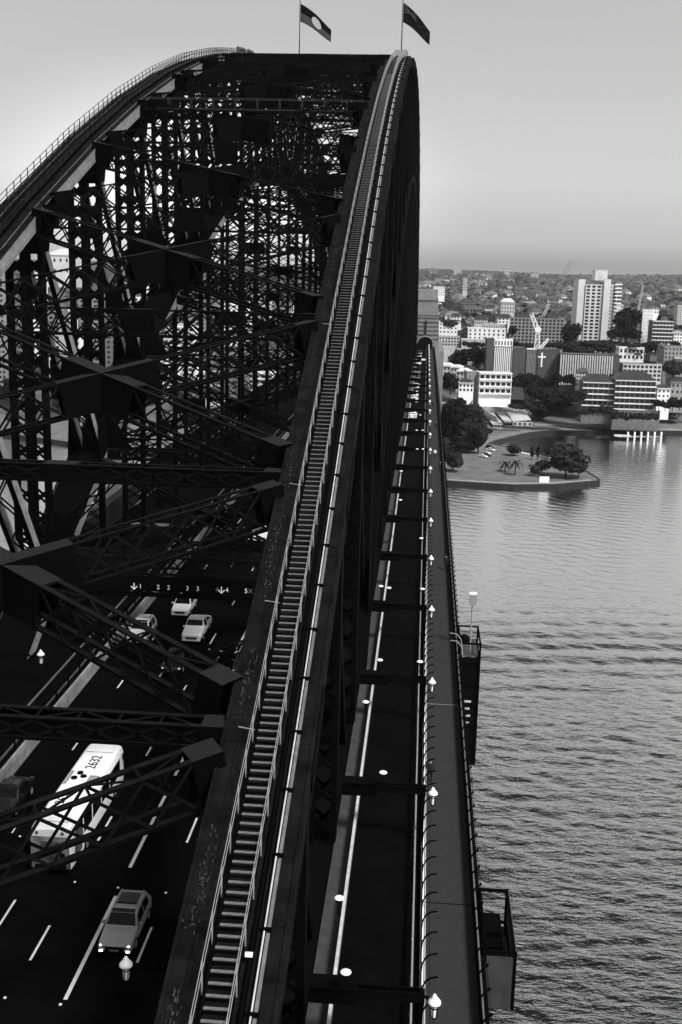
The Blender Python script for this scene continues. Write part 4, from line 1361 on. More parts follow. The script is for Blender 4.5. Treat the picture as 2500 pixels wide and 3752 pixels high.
SHORE = [(-9000, 4000), (-2500, 1500), (-600, 800), (-300, 620), (-215, 560), (-170, 536), (-130, 520), (-60, 500), (-10, 478), (10, 470), (25, 467.5), (39, 466), (58, 471), (77, 483.5), (78, 488),
         (74, 515), (70, 531), (62, 537), (55, 552), (50, 562), (42, 577), (35, 584), (40, 597), (51, 616), (60, 631), (70, 642), (90, 648), (112, 653), (151, 660), (300, 700), (700, 800), (2500, 1500), (9000, 4000)]
land = [(x, y, 1.7) for x, y in SHORE]
GRASS = mat('park_grass', .13, rough=1, spec=.1, var=.3, vscale=.15, detail=8)
mb = MB()
n = len(land)
base = [(x, y, -2) for x, y in SHORE]
vs = land + [(9000, 15500, 1.7), (-9000, 15500, 1.7)]
import mathutils.geometry as mg
tri = mg.tessellate_polygon([[Vector(p) for p in vs]])
mb.add(vs, [tuple(t_) for t_ in tri])
me = mb.mesh('ground')
# keep normals upward
me.update()
g = place(me, 'ground', GRASS, kind='structure')
mb = MB()
for i in range(n - 1):
    a, b = SHORE[i], SHORE[i + 1]
    if abs(a[0]) > 800: continue
    mb.beam((a[0], a[1], -.1), (b[0], b[1], -.1), 1.2, 3.9)
mb.build('sea_wall', mat('dark_sea_wall', .008, rough=.9, var=.6, vscale=.5), kind='structure')

XS = [(-9000, 4000), (-2500, 1500), (-600, 800), (-215, 590), (-60, 560), (0, 585), (34, 600), (68, 660), (151, 690), (700, 820), (2500, 1500), (9000, 4000)]
def shore_y(x):
    for a, b in zip(XS, XS[1:]):
        if a[0] <= x <= b[0]: return a[1] + (b[1] - a[1]) * (x - a[0]) / (b[0] - a[0])
    return 4000
def sm(t): t = max(0, min(1, t)); return t * t * (3 - 2 * t)
def gz_(x, y):
    s = y - shore_y(x)
    h = -1 + 13 * sm(s / 90) + 16 * sm((s - 80) / 260) + 30 * sm((s - 500) / 1800) + 46 * sm((s - 2200) / 3500)
    h += 6 * math.sin(x * .004 + 1) * sm(s / 1200) + 7 * math.sin(x * .0011 + y * .0007) * sm(s / 2500) + 2.5 * math.sin(y * .009 + x * .006) * sm(s / 400)
    return h
mb = MB()
xs_ = sorted(set([-9000, -7000, -5500, -4200, -3200, -2400, -1800] + list(range(-1400, -400, 50)) + list(range(-400, 401, 14)) + list(range(450, 1401, 50)) + [1800, 2400, 3200, 4200, 5500, 7000, 9000]))
ys_ = list(range(560, 900, 10)) + list(range(900, 1500, 25)) + list(range(1500, 3000, 90)) + list(range(3000, 12001, 500))
vs, fs = [], []
for y in ys_:
    for x in xs_: vs.append((x, y, gz_(x, y)))
nx = len(xs_)
for j in range(len(ys_) - 1):
    for i in range(nx - 1):
        a = j * nx + i
        if max(vs[a][2], vs[a + 1][2], vs[a + nx][2], vs[a + nx + 1][2]) > .2:
            fs.append((a, a + 1, a + 1 + nx, a + nx))
mb.add(vs, fs)
mb.build('hillside', mat('hillside_scrub', .085, rough=1, spec=.1, var=.6, vscale=.03, detail=9), kind='structure', smooth=True)

# paths and park surfaces
PATH = mat('pale_path', .27, rough=.95, var=.25, vscale=.3)
def ribbon(name, pts, wd, z, m):
    mb = MB()
    P = [Vector((a, b, 0)) for a, b in pts]
    vs = []
    for i, p in enumerate(P):
        d = (P[min(i + 1, len(P) - 1)] - P[max(i - 1, 0)]).normalized()
        nrm = Vector((-d.y, d.x, 0)) * wd / 2
        vs += [(p - nrm) + Vector((0, 0, z)), (p + nrm) + Vector((0, 0, z))]
    mb.add(vs, [(2 * i, 2 * i + 1, 2 * i + 3, 2 * i + 2) for i in range(len(P) - 1)])
    return mb.build(name, m, kind='structure')
ribbon('shore_path', [(12, 473), (26, 471), (39, 469.5), (56, 474), (74, 485)], 2.2, 1.76, PATH)
ribbon('shore_road', [(20, 545), (28, 572), (33, 596), (45, 618), (58, 638), (72, 649), (92, 655), (115, 659), (152, 666), (200, 680)], 9, 1.77, mat('pale_asphalt', .15, rough=.95, var=.3, vscale=.3))
ribbon('park_path', [(47, 560), (53, 553), (60, 545), (66, 540)], 2.4, 1.78, mat('white_path', .6, rough=.9))

# ------------------------------------------------------------------ buildings
BW_ = mat('white_render', .8, rough=.9, var=.1, vscale=.3)
BL_ = mat('light_render', .5, rough=.9, var=.15, vscale=.3)
BG_ = mat('grey_render', .24, rough=.9, var=.25, vscale=.3)
BB_ = mat('dark_brick', .065, rough=.95, var=.35, vscale=.6)
BK_ = mat('mid_brick', .13, rough=.95, var=.35, vscale=.6)
WN_ = mat('window_glass_dark', .015, rough=.2)
RF_ = mat('pale_roof', .5, rough=.8, var=.15, vscale=.5)
RD_ = mat('dark_roof', .06, rough=.9, var=.3, vscale=.5)
UNIT = {}
def unit_win():
    if 'w' not in UNIT:
        me = MB().box(-.5, -.08, -.5, .5, .02, .5).mesh('window'); me.materials.append(WN_); UNIT['w'] = me
    return UNIT['w']
def building(xl, xr, yt, yb, Y, depth, label, wall=BL_, floors=4, cols=6, wf=(.6, .55), rz=0., fins=None, balcony=None, roof=None, cat='building', name='building', group=None, side=True, win=True, parapet=True, kind=None, winm=None):
    A, B_ = at(xl, yb, Y), at(xr, yb, Y)
    zt = at((xl + xr) / 2, yt, Y).z
    wd = B_.x - A.x; z0 = A.z - 7; H = zt - A.z
    t = empty(name, ((A.x + B_.x) / 2, Y, A.z), rz, label=label, category=cat, group=group)
    h = wd / 2
    local(MB().box(-h, 0, -7, h, depth, H), 'wall', wall, t)
    if parapet:
        local(MB().box(-h - .15, -.15, H, h + .15, .25, H + .5).box(-h - .15, .25, H, -h + .2, depth, H + .5).box(h - .2, .25, H, h + .15, depth, H + .5), 'parapet', wall, t)
    if roof == 'flat':
        local(MB().box(-h + .3, .3, H, h - .3, depth - .2, H + .12), 'roof', RF_, t)
    elif roof == 'darkflat':
        local(MB().box(-h + .3, .3, H, h - .3, depth - .2, H + .12), 'roof', RD_, t)
    elif roof:
        rm = roof
        local(MB().prism([(-h - .5, -.5, H), (h + .5, -.5, H), (h * .55, depth / 2, H + min(wd, depth) * .28), (-h * .55, depth / 2, H + min(wd, depth) * .28)], (0, .01, 0)), 'roof_front', rm, t)
        local(MB().add([(-h - .5, -.5, H), (h + .5, -.5, H), (h + .5, depth + .5, H), (-h - .5, depth + .5, H), (-h * .55, depth / 2, H + min(wd, depth) * .28), (h * .55, depth / 2, H + min(wd, depth) * .28)],
                     [(0, 1, 5, 4), (1, 2, 5), (2, 3, 4, 5), (3, 0, 4)]), 'roof', rm, t)
    fh, cw = H / floors, wd / cols
    if win:
        big = fh * FPX / Y > 9 and floors * cols < 90
        joined = MB()
        for f in range(floors):
            for c in range(cols):
                ww, hh_ = cw * wf[0], fh * wf[1]
                x, z = -h + (c + .5) * cw, (f + .52) * fh
                if big:
                    o = place(unit_win(), 'window', None, t, loc=(x, 0, z), world=False); o.scale = (ww, 1, hh_)
                else:
                    joined.box(x - ww / 2, -.08, z - hh_ / 2, x + ww / 2, .02, z + hh_ / 2)
            if side:
                nd = max(1, int(depth / 5))
                for c in range(nd):
                    y = (c + .5) * depth / nd; z = (f + .52) * fh
                    for s in (-1, 1):
                        joined.box(s * h - .05, y - .8, z - fh * .25, s * h + .05, y + .8, z + fh * .25)
        if joined.v: local(joined, 'windows', WN_, t, kind='stuff')
    if balcony:
        for f in range(floors + 1):
            z = f * fh
            local(MB().box(-h - .2, -1.3, z - .12, h + .2, -.1, z + .12 + (balcony if f < floors else 0)), 'balcony', BW_ if wall != BW_ else BL_, t)
    if fins:
        nf, fm = fins
        fme = MB().box(-cwf(wd, nf) * .26, -.9, 0, cwf(wd, nf) * .26, -.05, H).mesh('fin'); fme.materials.append(fm)
        for c in range(nf):
            place(fme, 'fin', None, t, loc=(-h + (c + .5) * wd / nf, 0, 0), world=False)
    return t
def cwf(wd, nf): return wd / nf
def K(x, y): return 1450 + x * .6696, 900 + y * .6696
def kb(x0, x1, y0, y1, Y, depth, label, **kw):
    a, c = K(x0, y0); b, d = K(x1, y1)
    return building(a, b, c, d, Y, depth, label, **kw)
TWG = mat('tower_white', .55, rough=.9, var=.08, vscale=.2)
tw = kb(1020, 1196, 216, 530, 860, 22, 'tall white residential tower of seventeen floors on the right, above all its neighbours', wall=TWG, floors=17, cols=6, wf=(.62, .6), rz=R(4), roof='flat', balcony=.0)
A = tw.location
local(MB().box(-17.4, 1, -7, -12.3, 20, 46.5), 'blank_wing', TWG, tw)
local(MB().box(-5, 3, 46, 4.2, 14, 53.5), 'plant_room', BL_, tw)
local(MB().box(1.2, -1.7, -7, 6.2, .1, 47), 'blank_strip', TWG, tw)
for k in range(17):
    local(MB().box(9.5, -2.6, k * 2.75 - 1, 14.5, -.1, k * 2.75 - .1), 'balcony', BW_, tw)
brk = dict(wall=BB_, side=False)
kb(490, 530, 515, 740, 700, 25, 'narrow brick stair tower on the left of the ribbed office', floors=6, cols=1, wf=(.1, .2), win=False, **brk)
kb(530, 632, 556, 760, 702, 24, 'office with closely set white vertical fins', wall=WN_, side=False, floors=1, cols=1, win=False, fins=(10, BW_), roof='flat')
kb(540, 640, 515, 552, 712, 12, 'white rooftop pavilion on the ribbed office', wall=BW_, floors=1, cols=6, wf=(.45, .6), roof='flat')
kb(633, 705, 565, 780, 700, 26, 'plain dark brick block between the two finned facades', floors=6, cols=2, win=False, **brk)
kb(706, 768, 575, 780, 700, 24, 'tall narrow facade of thin grey fins left of the cross', wall=WN_, side=False, floors=1, cols=1, win=False, fins=(8, BG_), roof='flat')
t = kb(769, 886, 572, 790, 698, 26, 'dark brick block with a white cross on its wall', floors=6, cols=2, win=False, **brk)
a = at(*K(800, 625), 697.5) - t.location
local(MB().box(a.x - .45, -.35, a.z - 4.4, a.x + .45, -.05, a.z + 4.4).box(a.x - 2.4, -.36, a.z + 1.3, a.x + 2.4, -.06, a.z + 2.2), 'cross', WHITE, t)
kb(890, 1182, 600, 760, 690, 20, 'wide office block with broad white vertical fins', wall=WN_, side=False, floors=1, cols=1, win=False, fins=(22, BL_), roof='darkflat')
kb(1183, 1216, 605, 760, 692, 22, 'dark brick end wall of the wide finned office', floors=5, cols=1, win=False, **brk)
kb(455, 632, 700, 812, 640, 14, 'white three storey flats with wide balconies above the park road', wall=BW_, floors=3, cols=6, wf=(.72, .5), rz=R(5), balcony=.35, roof='flat')
kb(385, 454, 695, 810, 646, 14, 'grey side wing of the white three storey flats', wall=BG_, floors=3, cols=2, wf=(.15, .2), rz=R(5))
kb(345, 425, 755, 800, 628, 9, 'small white house with a verandah beside the grey side wing', wall=BW_, floors=2, cols=4, wf=(.5, .6), roof=RD_, cat='house', name='house')
for k, (x0, x1, y0) in enumerate(((238, 300, 660), (300, 350, 668), (330, 395, 690), (395, 430, 705))):
    kb(x0, x1, y0, y0 + 52, 690 - k * 10, 12, ('white terrace house with steep gables next to the pylon', 'second terrace house with a bright roof slope', 'third terrace house with a long white roof', 'last terrace house, just left of the flats')[k], wall=BL_, floors=2, cols=3, wf=(.4, .5), rz=R(-12), roof=BW_, cat='house', name='house')
kb(620, 912, 400, 560, 820, 18, 'broad grey eight storey apartment block behind the crane', wall=BG_, floors=9, cols=14, wf=(.62, .6), roof='darkflat', balcony=.0, rz=R(-3))
kb(655, 730, 372, 400, 828, 10, 'dark roof room on the left of the broad apartment block', wall=RD_, floors=1, cols=1, win=False, group='roof rooms'); kb(830, 895, 375, 402, 828, 10, 'dark roof room on the right of the broad apartment block', wall=RD_, floors=1, cols=1, win=False, group='roof rooms')
kb(395, 600, 455, 515, 800, 16, 'white flat roofed villa with a long overhanging roof', wall=BW_, floors=3, cols=8, wf=(.35, .5), roof='flat')
kb(480, 612, 432, 456, 830, 14, 'long low white block behind the villa', wall=BL_, floors=1, cols=10, wf=(.4, .4), roof='flat')
kb(360, 502, 517, 556, 770, 16, 'low white hall with a pale roof below the villa', wall=BL_, floors=1, cols=9, wf=(.5, .5), roof='flat')
kb(236, 348, 500, 548, 780, 14, 'pale block of small square windows beside the pylon', wall=BL_, floors=3, cols=7, wf=(.55, .55), roof='darkflat')
kb(236, 338, 420, 482, 840, 16, 'white stepped house beside the pylon above the pale block', wall=BW_, floors=3, cols=5, wf=(.4, .4), roof='flat', cat='house', name='house')
kb(240, 420, 565, 590, 735, 6, 'long pale retaining wall below the low hall', wall=BL_, floors=1, cols=1, win=False, cat='wall', name='retaining_wall')
kb(1220, 1356, 560, 625, 740, 14, 'white two storey house with four tall narrow windows', wall=BW_, floors=2, cols=6, wf=(.5, .55), roof='flat', cat='house', name='house')
kb(1240, 1450, 652, 740, 690, 16, 'pale apartment building with a regular grid of dark windows', wall=BL_, floors=4, cols=9, wf=(.68, .6), roof='darkflat')
kb(1016, 1186, 750, 905, 650, 16, 'dark apartment house with white balcony lines, left of the pair above the shore', wall=BK_, floors=5, cols=6, wf=(.8, .6), roof=RD_, balcony=.25)
kb(1192, 1412, 740, 925, 646, 18, 'dark apartment house with white balcony lines, right of the pair above the shore', wall=BK_, floors=6, cols=8, wf=(.8, .6), roof=RD_, balcony=.25)
kb(1186, 1445, 905, 940, 640, 5, 'dark terrace wall under the apartment house', wall=BK_, floors=1, cols=12, wf=(.7, .5), cat='wall', name='terrace_wall')
kb(1426, 1496, 785, 885, 655, 14, 'tall white narrow house near the right edge', wall=BW_, floors=4, cols=3, wf=(.4, .4), roof=RD_, cat='house', name='house')
kb(1462, 1600, 556, 690, 720, 22, 'mottled brick block of flats at the right edge', wall=BG_, floors=6, cols=7, wf=(.4, .5), roof='darkflat')
kb(1396, 1506, 415, 578, 800, 16, 'mid rise block with pale and dark bands right of the white slab', wall=BK_, floors=8, cols=6, wf=(.6, .5), balcony=.2, roof='flat')
kb(1340, 1396, 352, 540, 840, 12, 'narrow white slab block behind the great dark tree', wall=BW_, floors=10, cols=3, wf=(.2, .2), roof='flat', rz=R(-6))
kb(1316, 1340, 365, 545, 842, 14, 'grey shaded wing of the narrow white slab', wall=BG_, floors=10, cols=2, wf=(.4, .4))
kb(1536, 1640, 335, 440, 1300, 20, 'pale hazy block at the right edge below the skyline', wall=BL_, floors=9, cols=8, wf=(.4, .4))
kb(1500, 1600, 750, 850, 690, 15, 'dim house at the right edge above the shore', wall=BG_, floors=3, cols=4, wf=(.4, .4), roof=RD_, cat='house', name='house')
random.seed(44)
for k, (x0, x1, y0, y1, Y, lab, wl, fl, cl) in enumerate(((236, 262, 610, 650, 735, 'small cream house hard against the pylon', BL_, 2, 3), (560, 640, 395, 425, 870, 'white gabled house above the villa', BW_, 2, 4), (300, 350, 385, 415, 930, 'small bright house with a gable above the stepped house', BW_, 2, 3),
    (430, 500, 400, 428, 900, 'pale cottage row left of the gabled house', BL_, 2, 6), (930, 985, 425, 470, 880, 'light house beside the broad apartment block', BL_, 3, 4), (1200, 1240, 330, 375, 960, 'pale hilltop flats right of the white tower', BW_, 3, 4), (1225, 1300, 345, 372, 980, 'bright low roof behind the great dark tree', BW_, 1, 5),
    (1400, 1440, 340, 372, 1000, 'white house above the banded block', BW_, 2, 3), (1520, 1568, 480, 530, 800, 'white house at the right edge above the brick flats', BW_, 3, 3), (1215, 1300, 720, 742, 672, 'pale annex below the grid windowed apartments', BL_, 2, 6), (985, 1050, 690, 745, 664, 'pale turreted house before the wide finned office', BL_, 3, 4), (1300, 1345, 905, 925, 645, 'tiny kiosk by the terrace wall', BW_, 1, 2), (1530, 1568, 620, 660, 715, 'grey gable at the far right', BG_, 2, 3))):
    kb(x0, x1, y0, y1, Y, 10, lab, wall=wl, floors=fl, cols=cl, wf=(.5, .5), rz=random.uniform(-.25, .25), roof=random.choice([RD_, BK_, RF_]), cat='house', name='house', parapet=False)
# sheds by the water
def gpt(kx, ky):
    p = atz(*K(kx, ky), 2)
    for _ in range(25): p = atz(*K(kx, ky), .5 * p.z + .5 * max(gz_(p.x, p.y), 1.72))
    return p
for k, (x0, x1, y0, y1, dx) in enumerate(((525, 583, 996, 992, -42), (592, 634, 986, 984, -36), (640, 740, 984, 976, -28))):
    a, b = gpt(x0, y0), gpt(x1, y1)
    t = empty('boat_shed', (a + b) / 2, label=('left shed with a pale sloping roof by the waterside road', 'middle shed with a pale sloping roof', 'wide right hand shed with a pale sloping roof')[k], category='shed', group='pale roofed sheds by the road')
    sc = a.y / FPX * .6696
    za = Vector((0, 0, 2.6)); bk = Vector((dx * sc, 17, 6.0))
    v = [a + za, b + za, b + bk, a + bk]
    MB().add(v + [q - Vector((0, 0, .3)) for q in v], [(0, 1, 2, 3), (4, 7, 6, 5), (0, 4, 5, 1), (1, 5, 6, 2), (2, 6, 7, 3), (3, 7, 4, 0)]).build('roof', mat('shed_roof', .42, rough=.8, var=.12, vscale=.4), t)
    MB().box(a.x + .3, a.y + .3, a.z - 2, b.x - .3, a.y + .6, a.z + 2.3).build('front_wall', BL_, t)
    MB().prism([(b.x - .2, b.y, a.z - 2), (b.x - .2, b.y + 17, a.z - 2), (b.x - .2, b.y + 17, a.z + 5), (b.x - .2, b.y, a.z + 2.2)], (.15, 0, 0)).build('side_wall', BG_, t)
    for j in range(4):
        xx = a.x + (b.x - a.x) * (j + .5) / 4; MB().box(xx - .6, a.y + .2, a.z + .4, xx + .6, a.y + .32, a.z + 1.7).build('window', WN_, t)
def drape(name, pts, wd, m, dz=.35):
    P = []
    Q = [gpt(*p) for p in pts]
    for a, b in zip(Q, Q[1:]):
        n = max(2, int((b - a).length / 6))
        P += [a.lerp(b, k / n) for k in range(n)]
    P.append(Q[-1])
    vs = []
    for i, p in enumerate(P):
        d = (P[min(i + 1, len(P) - 1)] - P[max(i - 1, 0)]); d.z = 0; d.normalize()
        nrm = Vector((-d.y, d.x, 0)) * wd / 2
        for q in (p - nrm, p, p + nrm): vs.append((q.x, q.y, max(gz_(q.x, q.y), 1.72) + dz))
    mb = MB(); mb.add(vs, [f for i in range(len(P) - 1) for f in ((3 * i, 3 * i + 1, 3 * i + 4, 3 * i + 3), (3 * i + 1, 3 * i + 2, 3 * i + 5, 3 * i + 4))])
    return mb.build(name, m, kind='structure')
FORE = mat('pale_forecourt', .2, rough=.95, var=.35, vscale=.15)
drape('forecourt', [(236, 862), (330, 864), (420, 876), (520, 892), (700, 893)], 11, FORE)
drape('forecourt', [(380, 905), (440, 930), (520, 908), (700, 902)], 7, FORE, .5)
drape('upper_road', [(250, 838), (430, 836), (560, 824), (720, 812), (880, 806)], 6, FORE)
drape('terrace_lawn', [(530, 852), (640, 848), (740, 852)], 12, mat('bright_grass', .16, rough=1, var=.3, vscale=.2))
drape('bank_path', [(760, 985), (900, 985), (1010, 1000), (1200, 1003), (1560, 1012)], 5, PATH)
drape('slope_lawn', [(930, 880), (1000, 940), (1150, 985), (1300, 990)], 9, mat('slope_grass', .07, rough=1, var=.5, vscale=.1))
drape('bank_lawn', [(1240, 955), (1400, 958), (1568, 960)], 16, mat('slope_grass', .07))

# harbour edge things
def at_z(px, py, z): return atz(*K(px, py), z)
for k, (x, lab) in enumerate(((798, 'larger white navigation board on the tip of the park sea wall'), (825, 'smaller white navigation board beside the larger one'))):
    p = at_z(x, 1303, 1)
    MB().box(-1.1 + .2 * k, -.1, 0, 1.1 - .2 * k, .1, 4.1).build('navigation_board', WHITE, loc=(p.x, p.y - 1.5, .3), label=lab, category='sign board')
# jetty
jt = empty('jetty', (120, 640, 0), label='low jetty with a row of white piles off the far shore', category='jetty')
a, b = at_z(1215, 1045, 1.5), at_z(1450, 1045, 1.5)
MB().beam(a, b, 3.5, .4).build('deck', BG_, jt)
MB().box(a.x - 2, a.y - 1.6, 1.7, a.x + 7, a.y + 1, 2.6).build('pontoon', BL_, jt)
for k in range(6):
    p = a.lerp(b, .22 + .155 * k); MB().tube((p.x, p.y - 1.9, -1), (p.x, p.y - 1.9, 4.4), .55, 8).build('pile', WHITE, jt)
# cars parked on the shore
random.seed(21)
spots = []
for k, (x, y, col) in enumerate(((432, 830, 1), (452, 836, 1), (500, 828, 1), (545, 820, 1), (530, 888, 1), (572, 892, 1), (648, 892, 1), (330, 855, 1), (290, 820, 1), (312, 822, 0), (365, 868, 0), (480, 1158, 1), (500, 1140, 1), (520, 1122, 1), (498, 1152, 0), (515, 1108, 0))):
    zz = 2.0 if y > 1000 else (8.0 if y < 850 else 5.0)
    p = at_z(x, y, zz)
    p.z = max(gz_(p.x, p.y), 1.75)
    p = at_z(x, y, p.z); p.z = max(gz_(p.x, p.y), 1.75)
    spots.append((p, col))
proto = make_car((spots[0][0]), R(70), 'white car parked by the flats above the park', CWH, 'sedan', 4.6, 1.85, 1.5, group='cars parked on the far shore')
protod = make_car((spots[9][0]), R(60), 'dark car parked on the road beside the pylon', CBK, 'suv', 4.6, 1.85, 1.6, group='cars parked on the far shore')
for k, (p, col) in enumerate(spots):
    if k in (0, 9): continue
    copy_tree(proto if col else protod, loc=p, rz=R(random.uniform(40, 80)), label='%s parked car %s' % ('white' if col else 'dark', 'beside the park lawn' if k > 10 else 'on the road behind the sheds' if 4 <= k <= 6 else 'on the road by the flats'))
# cranes
def crane(base, top, jib_end, cj_end, label, w_=1.6, m=BW_, base_z=None):
    t = empty('tower_crane', base, label=label, category='crane', group='cranes over the suburb')
    def lat(p, q, wd, name, m_):
        p, q = Vector(p), Vector(q); mb = MB(); e = (q - p).normalized(); L = (q - p).length
        r = e.cross(Vector((0, 1, 0))).normalized() * wd / 2; v = Vector((0, wd / 2, 0))
        cs = [r + v, r - v, -r + v, -r - v]
        for c_ in cs: mb.beam(p + c_, q + c_ * .6, .3, .3)
        n = max(2, int(L / wd / 1.2))
        for k in range(n):
            a_, b_ = p + e * L * k / n, p + e * L * (k + 1) / n
            mb.beam(a_ + cs[1], b_ + cs[3], .22, .22); mb.beam(a_ + cs[0], b_ + cs[2], .22, .22); mb.beam(a_ + cs[3], b_ + cs[1], .2, .2); mb.beam(a_ + cs[1], a_ + cs[3], .2, .2)
        mb.build(name, m_, t)
    if (Vector(top) - Vector(base)).length > 1: lat(base, top, w_, 'mast', m)
    lat(top, jib_end, w_ * .8, 'jib', m)
    if cj_end is not None:
        lat(top, cj_end, w_ * .9, 'counter_jib', m)
        MB().box(top[0] - 1.6, top[1] - 1.4, top[2] - 1.2, top[0] + 1.8, top[1] + 1.4, top[2] + 1.4).build('cab', m, t)
    return t
crane(at(*K(773, 566), 705), at(*K(777, 462), 705), at(*K(743, 372), 705), at(*K(793, 452), 705), 'white tower crane standing over the office with the cross', 3.2)
crane(at(*K(775, 572), 704), at(*K(798, 555), 704), at(*K(838, 508), 704), None, 'short white boom lying beside the foot of the white tower crane', 2.0)
crane(at(*K(806, 388), 835), at(*K(808, 382), 835), at(*K(842, 318), 835), None, 'short crane boom above the broad apartment block', 2.4, BL_)
crane(at(*K(885, 300), 1900), at(*K(884, 235), 1900), at(*K(962, 80), 1900), None, 'hazy crane with a long boom rising above the skyline', 7, BG_)
crane(at(*K(1328, 352), 1500), at(*K(1330, 340), 1500), at(*K(1354, 218), 1500), None, 'thin hazy crane boom right of the tall white tower', 3, BL_)
# gabled hall and towers seen through the trusses on the left
building(168, 258, 935, 1010, 700, 40, 'big pale building with a pointed gable seen through the far truss', wall=BL_, floors=2, cols=4, wf=(.3, .3), roof=BW_, side=False)
random.seed(12)
LB = [(0, 28, 960, 1500, 690), (165, 225, 1120, 1420, 720), (230, 262, 1140, 1380, 760), (372, 455, 1020, 1500, 700), (540, 600, 1010, 1330, 900), (600, 700, 1190, 1260, 800), (640, 715, 1200, 1420, 720),
      (720, 800, 1120, 1240, 900), (810, 905, 1100, 1330, 880), (905, 985, 1080, 1300, 940), (990, 1060, 1090, 1290, 1000), (730, 812, 1370, 1470, 640), (100, 160, 1000, 1520, 820), (300, 370, 1080, 1500, 800), (470, 535, 1090, 1420, 840),
      (-160, -60, 980, 1480, 700), (560, 640, 1270, 1440, 700), (820, 900, 1350, 1450, 680), (905, 1000, 1370, 1450, 700), (1060, 1150, 1120, 1300, 1050), (40, 95, 1180, 1560, 640), (262, 300, 1230, 1560, 620), (1150, 1240, 1150, 1290, 1100)]
adj = ['white balconied', 'pale slab', 'grey', 'tall white', 'hazy', 'long low', 'banded', 'cream', 'stepped', 'plain', 'narrow', 'broad', 'dark brick', 'glassy', 'square']
for k, (a, b, c, d, Y) in enumerate(LB):
    wl = random.choice([BW_, BW_, BL_, BG_, BK_, BW_])
    fl = max(2, int((d - c) / FPX * Y / 3.1))
    building(a, b, c, d, Y, 18, '%s building glimpsed through the lattice of the trusses, %s' % (adj[k % 15], ('behind the far truss', 'between the posts', 'near the middle of the trusses', 'close to the near arch')[min(3, max(0, int(a / 300)))]), wall=wl, floors=fl, cols=max(2, int((b - a) / FPX * Y / 3.5)), wf=(.6, .5), balcony=(.3 if k % 3 == 0 and fl < 20 else None), roof='flat', group='towers of the north shore behind the trusses', side=False)
p = at(790, 1413, 639.5)
hd = MB().box(p.x - 6, 639.4, p.z - 7, p.x + 6, 639.9, p.z + 8).build('site_hoarding', mat('hoarding', .05, rough=.8), label='grey site hoarding lettered ICON seen through the trusses', category='hoarding')
text('ICON', 'lettering', WHITE, hd, (p.x, 639.35, p.z), (R(90), 0, 0), 2.4, world=True)

# ------------------------------------------------------------------ trees
LEAF = [mat('leaf_%s' % n, v, rough=.9, spec=.15, var=.7, vscale=.35) for n, v in (('dark', .022), ('mid', .045), ('light', .075), ('black', .010))]
BARK = mat('bark', .03, rough=1, var=.3)
def crown_mesh(seed, n, size, shape='round'):
    rnd = random.Random(seed)
    lumps = []
    for k in range(14 if shape != 'cone' else 10):
        a, r = rnd.uniform(0, 6.283), rnd.uniform(.1, .62)
        z = rnd.uniform(-.35, .6)
        if shape == 'cone':
            z = rnd.uniform(-.6, .95); r = rnd.uniform(0, .5) * (1 - max(0, z) * .8)
        lumps.append((r * math.cos(a), r * math.sin(a), z, rnd.uniform(.32, .52) * (1 if shape != 'cone' else .8)))
    vs, fs = [], []
    for k in range(n):
        lx, ly, lz, lr = rnd.choice(lumps)
        d = Vector((rnd.gauss(0, 1), rnd.gauss(0, 1), rnd.gauss(0, 1))).normalized()
        rr = lr * rnd.uniform(.72, 1.06)
        p = Vector((lx, ly, lz)) + d * rr
        s = size * rnd.uniform(.6, 1.4)
        nrm = (d + Vector((rnd.gauss(0, .5), rnd.gauss(0, .5), rnd.gauss(0, .5) + .2))).normalized()
        a = nrm.cross(Vector((0, 0, 1)))
        if a.length < .01: a = Vector((1, 0, 0))
        a.normalize(); b = nrm.cross(a)
        i = len(vs)
        vs += [p - a * s - b * s * .6, p + a * s * .8 - b * s * .7, p + a * s + b * s * .7, p - a * s * .7 + b * s * .6]
        fs.append((i, i + 1, i + 2, i + 3))
    mb = MB(); mb.add(vs, fs)
    # inner dark mass so the middle is not see-through
    return mb.mesh('crown')
CR = {}
def tree(loc, h, rw, label, leaf=0, shape='round', group=None, name='tree', dens=1400, seed=None, trunk=.35, cat='tree'):
    key = (leaf, shape, (seed or 0) % 4, dens)
    if key not in CR:
        me = crown_mesh(100 + leaf * 7 + ((seed or 0) % 4), dens, .095 if dens > 1000 else .14, shape); me.materials.append(LEAF[leaf]); CR[key] = me
    t = empty(name, loc, random.uniform(0, 6.28), label=label, category=cat, group=group)
    ch = h * (1 - trunk * .3); rw *= 1.12
    o = place(CR[key], 'crown', None, t, loc=(0, 0, h - ch * .47), world=False); o.scale = (rw, rw, ch * .55)
    if 'tk' not in CR:
        mb = MB(); mb.tube((0, 0, -.05), (0, 0, .6), .05, 7, .03)
        for k in range(5):
            a = k * 1.26; mb.tube((0, 0, .35 + .05 * k), (.35 * math.cos(a), .35 * math.sin(a), .75 + .03 * k), .025, 5, .01)
        me = mb.mesh('trunk'); me.materials.append(BARK); CR['tk'] = me
    o = place(CR['tk'], 'trunk', None, t, world=False); o.scale = (h * .7, h * .7, h)
    return t
def ground_at(x, y): return max(gz_(x, y), 1.7)
def ktree(px, py, wpx, hpx, label, leaf=0, shape='round', Y=None, **kw):
    """px,py: foot in the zoomed crop of the right hand shore"""
    if Y is None:
        p = at_z(px, py, 2)
        for _ in range(12):
            p = at_z(px, py, ground_at(p.x, p.y))
    else:
        p = at(*K(px, py), Y)
    sc = p.y / FPX * .6696
    tree(p, hpx * sc, wpx * sc / 2, label, leaf, shape, **kw)
